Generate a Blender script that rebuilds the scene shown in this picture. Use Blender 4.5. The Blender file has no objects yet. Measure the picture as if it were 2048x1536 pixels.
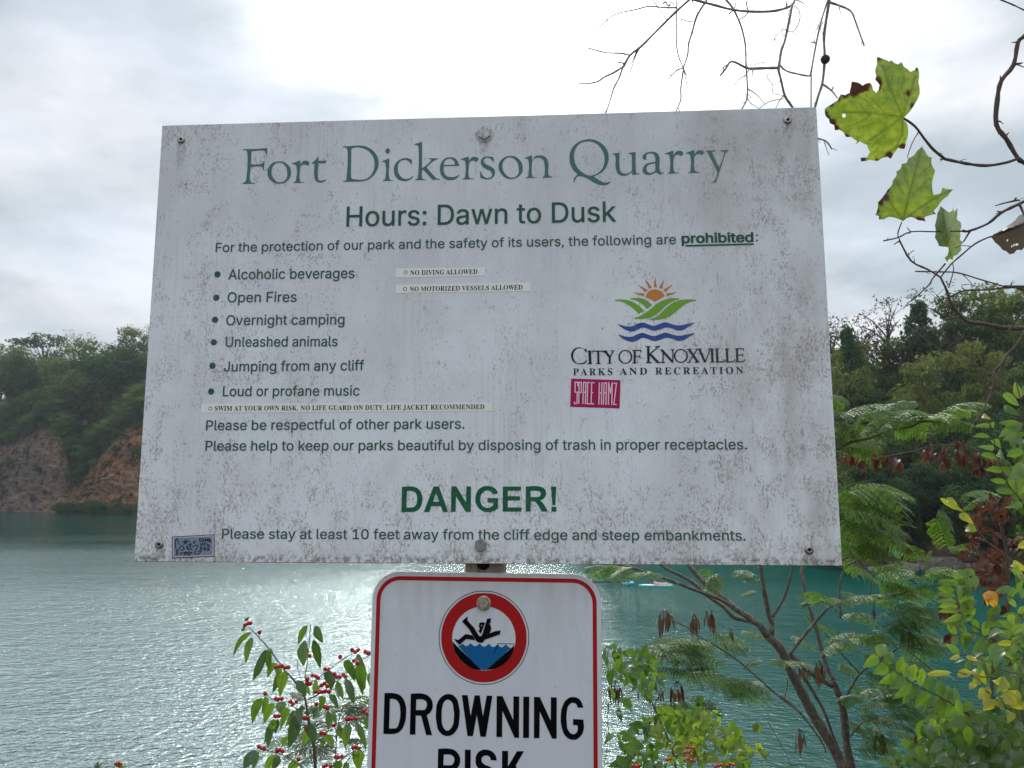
import bpy, bmesh, math, random, os
from mathutils import Vector, Matrix, noise, geometry
R = math.radians
sc = bpy.context.scene
COL = sc.collection

# ------------------------------------------------------------------ camera, sky, sun, exposure
FPX = 1538.0                       # focal length in pixels of the 2048 px wide photograph
PITCH = R(7.75)
CAM = Vector((0, 0, 1.6))
WATER_Z = -6.4
cd = bpy.data.cameras.new("camera")
cam = bpy.data.objects.new("camera", cd)
COL.objects.link(cam)
cam.location = CAM
cam.rotation_euler = (R(90) + PITCH, 0, 0)
cd.sensor_width = 36.0
cd.lens = FPX / 2048 * 36.0
cd.clip_start = 0.05
cd.clip_end = 3000
cd.dof.use_dof = True
cd.dof.focus_distance = 1.05
cd.dof.aperture_fstop = 28.0
sc.camera = cam
sc.view_settings.view_transform = 'Standard'
sc.view_settings.look = 'None'
sc.view_settings.gamma = 1.0
sc.view_settings.use_curve_mapping = False
sc.view_settings.exposure = 0.18
sc.cycles.max_bounces = 8
sc.cycles.transparent_max_bounces = 8
sc.cycles.sample_clamp_indirect = 6.0

SUN_EL, SUN_AZ = R(48), R(3)       # azimuth to the right of straight ahead (+Y)
SUND = Vector((math.sin(SUN_AZ) * math.cos(SUN_EL), math.cos(SUN_AZ) * math.cos(SUN_EL), math.sin(SUN_EL)))


def make_world():
    w = bpy.data.worlds.new("World")
    sc.world = w
    w.use_nodes = True
    nt = w.node_tree
    nt.nodes.clear()
    N, L = nt.nodes.new, nt.links.new
    out = N('ShaderNodeOutputWorld')
    tc = N('ShaderNodeTexCoord')
    sky = N('ShaderNodeTexSky')
    sky.sky_type = 'NISHITA'
    sky.sun_disc = False
    sky.sun_elevation = SUN_EL
    sky.sun_rotation = SUN_AZ
    sky.dust_density = 2.5
    sky.air_density = 1.3
    bsky = N('ShaderNodeBackground')
    bsky.inputs['Strength'].default_value = 0.14
    L(sky.outputs[0], bsky.inputs[0])
    mp = N('ShaderNodeMapping')
    mp.inputs['Scale'].default_value = (1.0, 1.0, 2.2)
    mp.inputs['Location'].default_value = (0.35, 0.1, 0.0)
    L(tc.outputs['Generated'], mp.inputs[0])
    n1 = N('ShaderNodeTexNoise')
    n1.inputs['Scale'].default_value = 3.1
    n1.inputs['Detail'].default_value = 5
    n1.inputs['Roughness'].default_value = 0.52
    L(mp.outputs[0], n1.inputs[0])
    r1 = N('ShaderNodeValToRGB')
    r1.color_ramp.elements[0].position = 0.40
    r1.color_ramp.elements[0].color = (0.38, 0.455, 0.515, 1)
    r1.color_ramp.elements[1].position = 0.60
    r1.color_ramp.elements[1].color = (0.72, 0.745, 0.79, 1)
    L(n1.outputs[0], r1.inputs[0])
    n2 = N('ShaderNodeTexNoise')
    n2.inputs['Scale'].default_value = 3.4
    n2.inputs['Detail'].default_value = 6
    mp2 = N('ShaderNodeMapping')
    mp2.inputs['Scale'].default_value = (1.0, 1.0, 3.2)
    mp2.inputs['Location'].default_value = (4.3, 2.7, 1.0)
    mp2.inputs['Rotation'].default_value = (0, R(-12), 0)
    L(tc.outputs['Generated'], mp2.inputs[0])
    L(mp2.outputs[0], n2.inputs[0])
    r2 = N('ShaderNodeValToRGB')          # where the cloud thins and blue sky shows
    r2.color_ramp.elements[0].position = 0.47
    r2.color_ramp.elements[1].position = 0.70
    L(n2.outputs[0], r2.inputs[0])
    dot = N('ShaderNodeVectorMath')
    dot.operation = 'DOT_PRODUCT'
    L(tc.outputs['Generated'], dot.inputs[0])
    dot.inputs[1].default_value = SUND
    mx = N('ShaderNodeMath')
    mx.operation = 'MAXIMUM'
    L(dot.outputs['Value'], mx.inputs[0])
    mx.inputs[1].default_value = 0.0

    def dotdir(d):
        q = N('ShaderNodeVectorMath'); q.operation = 'DOT_PRODUCT'
        L(tc.outputs['Generated'], q.inputs[0]); q.inputs[1].default_value = d
        w_ = N('ShaderNodeMath'); w_.operation = 'MAXIMUM'
        L(q.outputs['Value'], w_.inputs[0]); w_.inputs[1].default_value = 0.0
        return w_.outputs[0]
    thin = dotdir((math.sin(R(5)) * math.cos(R(37)), math.cos(R(5)) * math.cos(R(37)), math.sin(R(37))))   # thin bright cloud under the sun
    behind = dotdir(Vector((0, -.94, .34)))                                                             # unseen glow added behind the viewer to brighten the sign front

    def power(e, k, src=None):
        a = N('ShaderNodeMath'); a.operation = 'POWER'
        L(src or mx.outputs[0], a.inputs[0]); a.inputs[1].default_value = e
        b = N('ShaderNodeMath'); b.operation = 'MULTIPLY'
        L(a.outputs[0], b.inputs[0]); b.inputs[1].default_value = k
        return b.outputs[0]
    nb = N('ShaderNodeMapRange')          # broken cloud in front of the sun
    L(n1.outputs[0], nb.inputs[0])
    nb.inputs[1].default_value = 0.42; nb.inputs[2].default_value = 0.58
    nb.inputs[3].default_value = 0.15; nb.inputs[4].default_value = 1.6
    g1 = N('ShaderNodeMath'); g1.operation = 'MULTIPLY'
    L(power(30, .50, thin), g1.inputs[0]); L(nb.outputs[0], g1.inputs[1])
    g2 = N('ShaderNodeMath'); g2.operation = 'ADD'
    L(g1.outputs[0], g2.inputs[0]); g0 = N('ShaderNodeMath'); g0.operation = 'ADD'
    L(power(40, 3.6), g0.inputs[0]); L(power(6, .26), g0.inputs[1])
    L(g0.outputs[0], g2.inputs[1])
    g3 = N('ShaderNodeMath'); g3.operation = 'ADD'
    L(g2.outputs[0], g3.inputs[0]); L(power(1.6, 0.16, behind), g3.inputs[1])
    add = N('ShaderNodeMixRGB'); add.blend_type = 'ADD'; add.inputs[0].default_value = 1.0
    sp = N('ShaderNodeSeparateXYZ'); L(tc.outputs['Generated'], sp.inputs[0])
    zen = N('ShaderNodeMapRange'); zen.interpolation_type = 'SMOOTHSTEP'      # thin overcast is brightest overhead; lift added above the frame to brighten the water
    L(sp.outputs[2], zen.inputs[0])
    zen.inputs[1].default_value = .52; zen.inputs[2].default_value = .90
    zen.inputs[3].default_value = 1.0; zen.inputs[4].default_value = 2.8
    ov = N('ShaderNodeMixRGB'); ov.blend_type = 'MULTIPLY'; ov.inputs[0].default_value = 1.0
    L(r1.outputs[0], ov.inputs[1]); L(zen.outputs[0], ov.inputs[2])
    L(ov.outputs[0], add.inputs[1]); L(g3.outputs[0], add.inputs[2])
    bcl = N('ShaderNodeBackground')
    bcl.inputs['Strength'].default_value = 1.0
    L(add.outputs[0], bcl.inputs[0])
    gap = N('ShaderNodeMath'); gap.operation = 'MULTIPLY'
    L(r2.outputs[0], gap.inputs[0]); gap.inputs[1].default_value = 0.38
    mix = N('ShaderNodeMixShader')
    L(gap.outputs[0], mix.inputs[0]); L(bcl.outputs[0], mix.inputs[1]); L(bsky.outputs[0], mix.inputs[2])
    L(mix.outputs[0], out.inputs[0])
    w.cycles.sampling_method = 'MANUAL'
    w.cycles.sample_map_resolution = 1024


make_world()
sl = bpy.data.lights.new("sun", 'SUN')
sl.energy = 1.9
sl.angle = R(9)
sl.color = (1.0, 0.95, 0.86)
sun = bpy.data.objects.new("sun", sl)
COL.objects.link(sun)
sun.rotation_euler = SUND.to_track_quat('Z', 'Y').to_euler()

# ------------------------------------------------------------------ pixel -> place helpers
FW = Vector((0, math.cos(PITCH), math.sin(PITCH)))
UP = Vector((0, -math.sin(PITCH), math.cos(PITCH)))
RT = Vector((1, 0, 0))


def ray(px, py):
    return FW + RT * ((px - 1024) / FPX) + UP * ((768 - py) / FPX)


def P(px, py, d):                  # the point d metres ahead that is seen at a pixel of the photograph
    return CAM + ray(px, py) * d


def onz(px, py, z):                # the point of a level plane seen at that pixel
    r = ray(px, py)
    return CAM + r * ((z - CAM.z) / r.z)


SIGN_C = CAM + Vector((-0.043, 1.011, 0.209))
SIGN_YAW = R(-3.38)
SE = Vector((math.cos(SIGN_YAW), math.sin(SIGN_YAW), 0))
SN = Vector((-math.sin(SIGN_YAW), math.cos(SIGN_YAW), 0))      # into the sign, away from the viewer
SW, SH = 0.9144, 0.6096
SIGN_B = SIGN_C - Vector((0, 0, SH / 2))
SIGN2_OFF = 0.012


def S(px, py, off=0.0):            # sign-plane coordinates (metres right of centre, metres above the lower edge)
    r = ray(px, py)
    t = (SIGN_C + SN * off - CAM).dot(SN) / r.dot(SN)
    q = CAM + r * t - SIGN_B
    return Vector((q.dot(SE), q.z))


# ------------------------------------------------------------------ mesh helpers
class MB:
    def __init__(self):
        self.v, self.f, self.m, self.smooth, self.rib, self.len = [], [], [], [], [], []

    def add(self, verts, faces, mi=0, smooth=False, rib=None):
        b = len(self.v)
        self.v.extend([tuple(p) for p in verts])
        if rib:
            self.rib.extend([0.0] * (b - len(self.rib))); self.len.extend([0.0] * (b - len(self.len)))
            self.rib.extend(r[0] for r in rib); self.len.extend(r[1] for r in rib)
        for f in faces:
            self.f.append(tuple(b + i for i in f)); self.m.append(mi); self.smooth.append(smooth)

    def build(self, name, mats, parent=None, loc=None):
        me = bpy.data.meshes.new(name)
        me.from_pydata(self.v, [], self.f)
        for m in (mats if isinstance(mats, (list, tuple)) else [mats]):
            me.materials.append(m)
        me.polygons.foreach_set('material_index', self.m)
        me.polygons.foreach_set('use_smooth', self.smooth)
        if self.rib:
            n = len(self.v)
            for nm, arr in (('rib', self.rib), ('len', self.len)):
                at = me.attributes.new(nm, 'FLOAT', 'POINT')
                at.data.foreach_set('value', arr + [0.0] * (n - len(arr)))
        me.update()
        o = bpy.data.objects.new(name, me)
        COL.objects.link(o)
        if parent: o.parent = parent
        if loc is not None: o.location = loc
        return o


def spline(pts, n=4):              # Catmull-Rom through points
    if len(pts) < 3: return list(pts)
    out = []
    q = [pts[0] * 2 - pts[1]] + list(pts) + [pts[-1] * 2 - pts[-2]]
    for i in range(1, len(q) - 2):
        a, b, c, d = q[i - 1], q[i], q[i + 1], q[i + 2]
        for k in range(n):
            t = k / n
            out.append(0.5 * ((2 * b) + (c - a) * t + (2 * a - 5 * b + 4 * c - d) * t * t + (3 * b - a - 3 * c + d) * t ** 3))
    out.append(pts[-1])
    return out


def tube(mb, pts, r0, r1, seg=6, mi=0, n=4, knob=0.12, rng=random):
    c = spline(pts, n)
    m = len(c)
    up = Vector((0.31, 0.2, 0.93))
    rings, fs, prev = [], [], None
    for i, p in enumerate(c):
        t = (c[min(i + 1, m - 1)] - c[max(i - 1, 0)]).normalized()
        if prev is None:
            s = t.cross(up)
            if s.length < 1e-3: s = t.cross(Vector((1, 0, 0)))
        else:
            s = prev - t * prev.dot(t)
        s.normalize(); prev = s
        b = t.cross(s)
        r = (r0 + (r1 - r0) * i / max(1, m - 1)) * (1 + rng.uniform(-knob, knob))
        for k in range(seg):
            a = 2 * math.pi * k / seg
            rings.append(p + (s * math.cos(a) + b * math.sin(a)) * r)
    for i in range(m - 1):
        for k in range(seg):
            k2 = (k + 1) % seg
            fs.append((i * seg + k, i * seg + k2, (i + 1) * seg + k2, (i + 1) * seg + k))
    fs.append(tuple(range(seg - 1, -1, -1)))
    fs.append(tuple((m - 1) * seg + k for k in range(seg)))
    mb.add(rings, fs, mi, True)


def ball(mb, c, r, seg=8, rings=6, mi=0, sx=1, sy=1, sz=1):
    vs, fs = [], []
    for i in range(rings + 1):
        th = math.pi * i / rings
        for k in range(seg):
            a = 2 * math.pi * k / seg
            vs.append(c + Vector((sx * math.sin(th) * math.cos(a), sy * math.sin(th) * math.sin(a), sz * math.cos(th))) * r)
    for i in range(rings):
        for k in range(seg):
            k2 = (k + 1) % seg
            fs.append((i * seg + k, (i + 1) * seg + k, (i + 1) * seg + k2, i * seg + k2))
    mb.add(vs, fs, mi, True)


def leaf(mb, base, tip, width, rng, mi=0, droop=0.15, fold=0.25, rows=6, twist=0.7, shape=0.85, face=None):
    """A single bent leaf blade between two points in space."""
    ax = tip - base
    L = ax.length
    if L < 1e-5: return
    ax.normalize()
    view = (face if face is not None else (base - CAM)).normalized()
    side = ax.cross(view)
    if side.length < 1e-3: side = ax.cross(Vector((0, 0, 1)))
    side.normalize()
    side = Matrix.Rotation(rng.uniform(-twist, twist), 3, ax) @ side
    nr = side.cross(ax)
    if nr.z < 0: nr = -nr
    sag = Vector((0, 0, -1)) * (L * rng.uniform(-.02, .22)) + nr * (L * rng.uniform(-.12, .12))
    width *= rng.uniform(.86, 1.14)
    vs, fs, rb = [], [], []
    cv = rng.uniform(-0.06, 0.06) * L
    wav, ph = rng.uniform(.02, .07) * width, rng.uniform(0, 6)
    for i in range(rows + 1):
        t = i / rows
        h = math.sin(math.pi * t ** shape)
        hw = width * 0.5 * (h ** 0.85 if h > 0 else 0) * (1 - 0.25 * t)
        mid = base + ax * (L * t) + nr * (droop * L * math.sin(math.pi * t)) + side * (cv * math.sin(math.pi * t)) + sag * (t * t - t * .55)
        w = 1 + rng.uniform(-.06, .06)
        wv = nr * (wav * math.sin(ph + t * 9))
        vs += [mid - side * hw * w + nr * fold * hw + wv, mid - side * hw * .5 + nr * fold * hw * .3, mid, mid + side * hw * .5 + nr * fold * hw * .3, mid + side * hw * w + nr * fold * hw - wv]
        rb += [(0, t), (.5, t), (1, t), (.5, t), (0, t)]
    for i in range(rows):
        a = i * 5
        fs += [(a + k, a + k + 1, a + k + 6, a + k + 5) for k in range(4)]
    mb.add(vs, fs, mi, True, rb)


# ------------------------------------------------------------------ object helpers
def tag(o, label=None, cat=None, group=None, kind=None):
    if label: o['label'] = label
    if cat: o['category'] = cat
    if group: o['group'] = group
    if kind: o['kind'] = kind
    return o


def thing(name, label, cat, loc=(0, 0, 0), rz=0.0, group=None):
    o = bpy.data.objects.new(name, None)
    o.empty_display_size = 0.1
    COL.objects.link(o)
    o.location = loc
    o.rotation_euler = (0, 0, rz)
    return tag(o, label, cat, group)


def under(o, parent):              # parent a mesh that was built in world coordinates
    o.parent = parent
    o.matrix_parent_inverse = (Matrix.Translation(parent.location) @ parent.rotation_euler.to_matrix().to_4x4()).inverted()
    return o


# ------------------------------------------------------------------ materials
def mat(name):
    m = bpy.data.materials.new(name)
    m.use_nodes = True
    nt = m.node_tree
    nt.nodes.clear()
    out = nt.nodes.new('ShaderNodeOutputMaterial')
    return m, nt, out


def ramp(nt, sock, stops):
    r = nt.nodes.new('ShaderNodeValToRGB')
    e = r.color_ramp.elements
    e[0].position, e[0].color = stops[0][0], (*stops[0][1], 1)
    e[1].position, e[1].color = stops[-1][0], (*stops[-1][1], 1)
    for p, c in stops[1:-1]:
        n = e.new(p); n.color = (*c, 1)
    nt.links.new(sock, r.inputs[0])
    return r.outputs[0]


def mixc(nt, fac, a, b, mode='MIX'):
    m = nt.nodes.new('ShaderNodeMixRGB')
    m.blend_type = mode
    for s, x in ((m.inputs[0], fac), (m.inputs[1], a), (m.inputs[2], b)):
        if isinstance(x, (int, float)): s.default_value = x
        elif isinstance(x, tuple): s.default_value = (*x, 1)
        else: nt.links.new(x, s)
    return m.outputs[0]


def mth(nt, op, a, b=0.0, clamp=False):
    m = nt.nodes.new('ShaderNodeMath')
    m.operation = op
    m.use_clamp = clamp
    for s, x in ((m.inputs[0], a), (m.inputs[1], b)):
        if isinstance(x, (int, float)): s.default_value = x
        else: nt.links.new(x, s)
    return m.outputs[0]


def noisef(nt, vec, scale, detail=4, rough=0.55, dist=0.0):
    n = nt.nodes.new('ShaderNodeTexNoise')
    n.inputs['Scale'].default_value = scale
    n.inputs['Detail'].default_value = detail
    n.inputs['Roughness'].default_value = rough
    n.inputs['Distortion'].default_value = dist
    if vec is not None: nt.links.new(vec, n.inputs[0])
    return n.outputs[0]


def maprange(nt, s, a, b, c=0.0, d=1.0):
    m = nt.nodes.new('ShaderNodeMapRange')
    nt.links.new(s, m.inputs[0])
    for i, x in enumerate((a, b, c, d)): m.inputs[i + 1].default_value = x
    return m.outputs[0]


def mapping(nt, vec, scale, loc=(0, 0, 0), rot=(0, 0, 0)):
    m = nt.nodes.new('ShaderNodeMapping')
    m.inputs['Scale'].default_value = scale
    m.inputs['Location'].default_value = loc
    m.inputs['Rotation'].default_value = rot
    nt.links.new(vec, m.inputs[0])
    return m.outputs[0]


def principled(nt, out, color, rough=0.5, spec=0.5, metal=0.0, normal=None):
    p = nt.nodes.new('ShaderNodeBsdfPrincipled')
    for nm, x in (('Base Color', color), ('Roughness', rough)):
        if isinstance(x, tuple): p.inputs[nm].default_value = (*x, 1)
        elif isinstance(x, (int, float)): p.inputs[nm].default_value = x
        else: nt.links.new(x, p.inputs[nm])
    p.inputs['Specular IOR Level'].default_value = spec
    p.inputs['Metallic'].default_value = metal
    if normal is not None: nt.links.new(normal, p.inputs['Normal'])
    nt.links.new(p.outputs[0], out.inputs[0])
    return p


def bump(nt, h, strength=0.5, dist=0.01):
    b = nt.nodes.new('ShaderNodeBump')
    b.inputs['Strength'].default_value = strength
    b.inputs['Distance'].default_value = dist
    nt.links.new(h, b.inputs['Height'])
    return b.outputs[0]


def sheen(nt, gloss):
    """Waxy reflection that grows towards grazing angles, the same on both sides of a blade."""
    lw = nt.nodes.new('ShaderNodeLayerWeight'); lw.inputs[0].default_value = .5
    return mth(nt, 'MULTIPLY', mth(nt, 'ADD', .05, mth(nt, 'MULTIPLY', mth(nt, 'POWER', lw.outputs['Facing'], 4.0), .6)), gloss * 2.2)


def leafmat(name, c0, c1, t0, t1, trans=0.45, gloss=0.25, rough=0.35, scale=0.0, objvar=0.0):
    """Leaf blade: lit side c0..c1, light coming through t0..t1, each blade its own mix."""
    m, nt, out = mat(name)
    geo = nt.nodes.new('ShaderNodeNewGeometry')
    rnd = geo.outputs['Random Per Island']
    if scale:
        tc = nt.nodes.new('ShaderNodeTexCoord')
        nn = noisef(nt, tc.outputs['Object'], scale, 2)
        rnd = mth(nt, 'ADD', mth(nt, 'MULTIPLY', rnd, 0.45), mth(nt, 'MULTIPLY', maprange(nt, nn, .3, .7), 0.55))
    if objvar:
        oi = nt.nodes.new('ShaderNodeObjectInfo')
        rnd = mth(nt, 'ADD', mth(nt, 'MULTIPLY', rnd, 1 - objvar), mth(nt, 'MULTIPLY', oi.outputs['Random'], objvar))
    ar, al = nt.nodes.new('ShaderNodeAttribute'), nt.nodes.new('ShaderNodeAttribute')
    ar.attribute_name, al.attribute_name = 'rib', 'len'
    chev = mth(nt, 'SINE', mth(nt, 'MULTIPLY', mth(nt, 'ADD', al.outputs['Fac'], mth(nt, 'MULTIPLY', ar.outputs['Fac'], .22)), 44.0))
    vein = mth(nt, 'MAXIMUM', maprange(nt, ar.outputs['Fac'], .84, .97), mth(nt, 'MULTIPLY', mth(nt, 'MULTIPLY', maprange(nt, chev, .55, .95), .45), maprange(nt, ar.outputs['Fac'], 0, .1)))
    d = nt.nodes.new('ShaderNodeBsdfDiffuse')
    t = nt.nodes.new('ShaderNodeBsdfTranslucent')
    g = nt.nodes.new('ShaderNodeBsdfGlossy')
    g.inputs['Roughness'].default_value = rough
    g.inputs['Color'].default_value = (1, 1, 1, 1)
    nt.links.new(mixc(nt, mth(nt, 'MULTIPLY', vein, .5), ramp(nt, rnd, [(0, c0), (1, c1)]), tuple(min(1, x * 1.5 + .03) for x in c1)), d.inputs[0])
    nt.links.new(mixc(nt, mth(nt, 'MULTIPLY', vein, .75), ramp(nt, rnd, [(0, t0), (1, t1)]), tuple(x * .45 for x in t0)), t.inputs[0])
    a = nt.nodes.new('ShaderNodeMixShader'); a.inputs[0].default_value = trans
    nt.links.new(d.outputs[0], a.inputs[1]); nt.links.new(t.outputs[0], a.inputs[2])
    b = nt.nodes.new('ShaderNodeMixShader')
    nt.links.new(sheen(nt, gloss), b.inputs[0])
    nt.links.new(a.outputs[0], b.inputs[1]); nt.links.new(g.outputs[0], b.inputs[2])
    nt.links.new(b.outputs[0], out.inputs[0])
    return m


def barkmat(name, c0, c1, scale=30, lichen=0.0):
    m, nt, out = mat(name)
    tc = nt.nodes.new('ShaderNodeTexCoord')
    n = noisef(nt, tc.outputs['Object'], scale, 5, .65)
    c = ramp(nt, n, [(.3, c0), (.7, c1)])
    if lichen:
        n2 = noisef(nt, tc.outputs['Object'], scale * .6, 4, .7)
        c = mixc(nt, mth(nt, 'MULTIPLY', maprange(nt, n2, .56, .66), lichen), c, (.32, .33, .28))
    principled(nt, out, c, .85, .2, 0, bump(nt, n, .6, .004))
    return m

# ================================================================== THE SIGNS
# ---- outlines traced on the sign face: "x,y" smooth point, "x,y*" corner; Reg(origin, scale) maps them to the photograph
def Reg(x0, y0, k): return lambda x, y: (x0 + x / k, y0 + y / k)


def parse(s):
    out = []
    for w in s.split():
        c = w.endswith('*')
        x, y = w.rstrip('*').split(',')
        out.append((float(x), float(y), c))
    return out


def curve_loops(cu):
    """The closed contours of a curve or text, as lists of points in drawing order."""
    cu.fill_mode = 'NONE'
    o = bpy.data.objects.new('outline', cu)
    COL.objects.link(o)
    bpy.context.view_layer.update()
    me = bpy.data.meshes.new_from_object(o.evaluated_get(bpy.context.evaluated_depsgraph_get()))
    co = [(p.co.x, p.co.y) for p in me.vertices]
    nxt = {}
    for e in me.edges:
        nxt.setdefault(e.vertices[0], []).append(e.vertices[1]); nxt.setdefault(e.vertices[1], []).append(e.vertices[0])
    bpy.data.objects.remove(o); bpy.data.curves.remove(cu); bpy.data.meshes.remove(me)
    loops, seen = [], set()
    for i in range(len(co)):
        if i in seen: continue
        lp, stack = set(), [i]
        while stack:
            k = stack.pop()
            if k in lp: continue
            lp.add(k); stack.extend(nxt.get(k, []))
        seen |= lp
        if len(lp) > 2: loops.append([co[k] for k in sorted(lp)])
    return loops


def fill_loops(loops, evenodd=False):
    """Triangles inside a set of contours (overlaps united, or every second contour a hole)."""
    vs, es = [], []
    for l in loops:
        b = len(vs); n = len(l)
        vs += [Vector(p) for p in l]
        es += [(b + k, b + (k + 1) % n) for k in range(n)]
    r = geometry.delaunay_2d_cdt(vs, es, [], 0, 1e-5)
    rv, F = r[0], []
    for f in r[2]:
        cx = sum(rv[k].x for k in f) / len(f); cy = sum(rv[k].y for k in f) / len(f)
        wn = 0
        for l in loops:
            for k in range(len(l)):
                (x0, y0), (x1, y1) = l[k - 1], l[k]
                if (y0 <= cy) != (y1 <= cy):
                    if x0 + (cy - y0) / (y1 - y0) * (x1 - x0) > cx: wn += 1 if y1 > y0 else -1
        if (wn % 2 if evenodd else wn): F.append(tuple(f))
    return [(p.x, p.y) for p in rv], F


def outline_mesh(paths):
    """Filled 2-D outlines (holes allowed) -> verts, faces in sign coordinates."""
    cu = bpy.data.curves.new('outline', 'CURVE')
    cu.dimensions = '2D'
    cu.resolution_u = 5
    for path in paths:
        sp = cu.splines.new('BEZIER')
        sp.bezier_points.add(len(path) - 1)
        for b, (x, y, c) in zip(sp.bezier_points, path):
            b.co = (x * 1000, y * 1000, 0)      # in millimetres: the fill needs room
            b.handle_left_type = b.handle_right_type = 'VECTOR' if c else 'AUTO'
        sp.use_cyclic_u = True
    v, f = fill_loops(curve_loops(cu), True)
    return [(x / 1000, y / 1000) for x, y in v], f


def flat(mb, vf, y, mi=0):         # lay a 2-D shape on the sign face, facing the viewer
    v, f = vf
    vs = [(p[0], y, p[1]) for p in v]
    fs = []
    for q in f:
        a, b, c = (Vector(v[q[0]]), Vector(v[q[1]]), Vector(v[q[2]]))
        cr = (b - a).x * (c - a).y - (b - a).y * (c - a).x
        fs.append(q if cr > 0 else tuple(reversed(q)))
    mb.add(vs, fs, mi)


FONTDIR = bpy.utils.system_resource('DATAFILES', path='fonts') or ''


def getfont(n):
    p = os.path.join(FONTDIR, n)
    try: return bpy.data.fonts.load(p) if os.path.exists(p) else None
    except Exception: return None


SANS, SERIF = getfont('Inter.woff2'), getfont('NotoSansMath-Regular.woff2')


def serif(s):
    if not SERIF: return s
    return ''.join(chr(0x1D400 + ord(c) - 65) if 'A' <= c <= 'Z' else c for c in s)


def text_lists(body, font, spacing=1.0, word=1.0):
    """Lettering as filled triangles; overlapping contours of a glyph are united."""
    cu = bpy.data.curves.new('lettering', 'FONT')
    cu.body = body
    if font: cu.font = font
    cu.resolution_u = 4
    cu.space_character = spacing
    cu.space_word = word
    loops = curve_loops(cu)
    loops.sort(key=lambda l: min(p[0] for p in l))
    groups, hi = [], -1e9
    for l in loops:
        a, c = min(p[0] for p in l), max(p[0] for p in l)
        if a > hi or not groups: groups.append([])
        groups[-1].append(l); hi = max(hi, c)
    V, F = [], []
    for g in groups:
        v, f = fill_loops(g)
        b = len(V)
        V += v
        F += [tuple(b + k for k in q) for q in f]
    return V, F


def text_line(mb, body, p0, p1, cap, font=None, bold=0.0, spacing=1.0, y=-0.0004, off=0.0, ref='H', word=1.0, mi=0):
    """One line of lettering from baseline start p0 to end p1 (photograph pixels), cap height in pixels."""
    v, f = text_lists(body, font, spacing, word)
    rv, _ = text_lists(ref, font)
    ch = max(p[1] for p in rv)
    x0, x1 = min(p[0] for p in v), max(p[0] for p in v)
    a, b = S(*p0, off), S(*p1, off)
    mid = ((p0[0] + p1[0]) / 2, (p0[1] + p1[1]) / 2)
    h = (S(mid[0], mid[1] - cap, off) - S(*mid, off)).length
    ex = (b - a).normalized()
    ey = Vector((-ex.y, ex.x))
    sx, sy = (b - a).length / (x1 - x0), h / ch
    pts = [a + ex * ((p[0] - x0) * sx) + ey * (p[1] * sy) for p in v]
    if bold:
        for k in range(10):
            g = 2 * math.pi * k / 10
            q = max(abs(math.cos(g)), abs(math.sin(g)))
            d = Vector((math.cos(g) / q, math.sin(g) / q * .6)) * bold
            flat(mb, ([q + d for q in pts], f), y - 0.00002 * k, mi)
    else:
        flat(mb, (pts, f), y, mi)


def traced(mb, reg, paths, y=-0.0004, off=0.0, mi=0):
    flat(mb, outline_mesh([[(*S(*reg(x, yy), off), c) for x, yy, c in parse(s)] for s in paths]), y, mi)


def strokes(mb, reg, spec, y=-0.0004, off=0.0, mi=0, width=None, cap=0.5, bold=1.0):
    """Pen strokes 'width:x,y-x,y-...; ...' as flat bands."""
    n = 0
    for item in spec.split(';'):
        item = item.strip()
        if not item: continue
        if ':' in item: w, item = item.split(':'); w = float(w)
        else: w = width
        w *= bold
        pts = [tuple(float(t) for t in q.split(',')) for q in item.split('-')]
        for i in range(len(pts) - 1):
            a, b = Vector(pts[i]), Vector(pts[i + 1])
            d = (b - a).normalized() * (w / 2)
            e = Vector((-d.y, d.x))
            d0 = d * (cap * 2 if i else 0.0)
            d1 = d * (cap * 2 if i < len(pts) - 2 else 0.0)
            q = [a - d0 + e, a - d0 - e, b + d1 - e, b + d1 + e]
            flat(mb, ([S(*reg(t.x, t.y), off) for t in q], [(0, 1, 2, 3)]), y - 0.00001 * (n % 24), mi)
            n += 1


def disc(mb, px, py, r, y=-0.0004, off=0.0, mi=0, inner=None, seg=40):
    c = S(px, py, off)
    k = (S(px + 1, py, off) - c).length
    v = [c + Vector((math.cos(a), math.sin(a))) * r * k for a in (2 * math.pi * i / seg for i in range(seg))]
    if inner is None:
        flat(mb, (v, [tuple(range(seg))]), y, mi)
    else:
        v += [c + Vector((math.cos(a), math.sin(a))) * inner * k for a in (2 * math.pi * i / seg for i in range(seg))]
        flat(mb, (v, [(i, (i + 1) % seg, seg + (i + 1) % seg, seg + i) for i in range(seg)]), y, mi)


def bands(mb, pts, w, y, mi=0):    # closed ribbon of constant width inside an outline
    n = len(pts)
    inn = []
    for i in range(n):
        t = (pts[(i + 1) % n] - pts[i - 1]).normalized()
        inn.append(pts[i] + Vector((-t.y, t.x)) * w)
    flat(mb, (list(pts) + inn, [(i, (i + 1) % n, n + (i + 1) % n, n + i) for i in range(n)]), y, mi)


def rounded(cx, cy, hw, hh, r, ang, seg=10):
    out = []
    for sx, sy, a0 in ((1, 1, 0), (-1, 1, 90), (-1, -1, 180), (1, -1, 270)):
        for k in range(seg + 1):
            a = R(a0 + 90 * k / seg)
            out.append(Vector((sx * (hw - r) + r * math.cos(a), sy * (hh - r) + r * math.sin(a))))
    m = Matrix.Rotation(ang, 2)
    return [m @ p + Vector((cx, cy)) for p in out]


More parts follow.
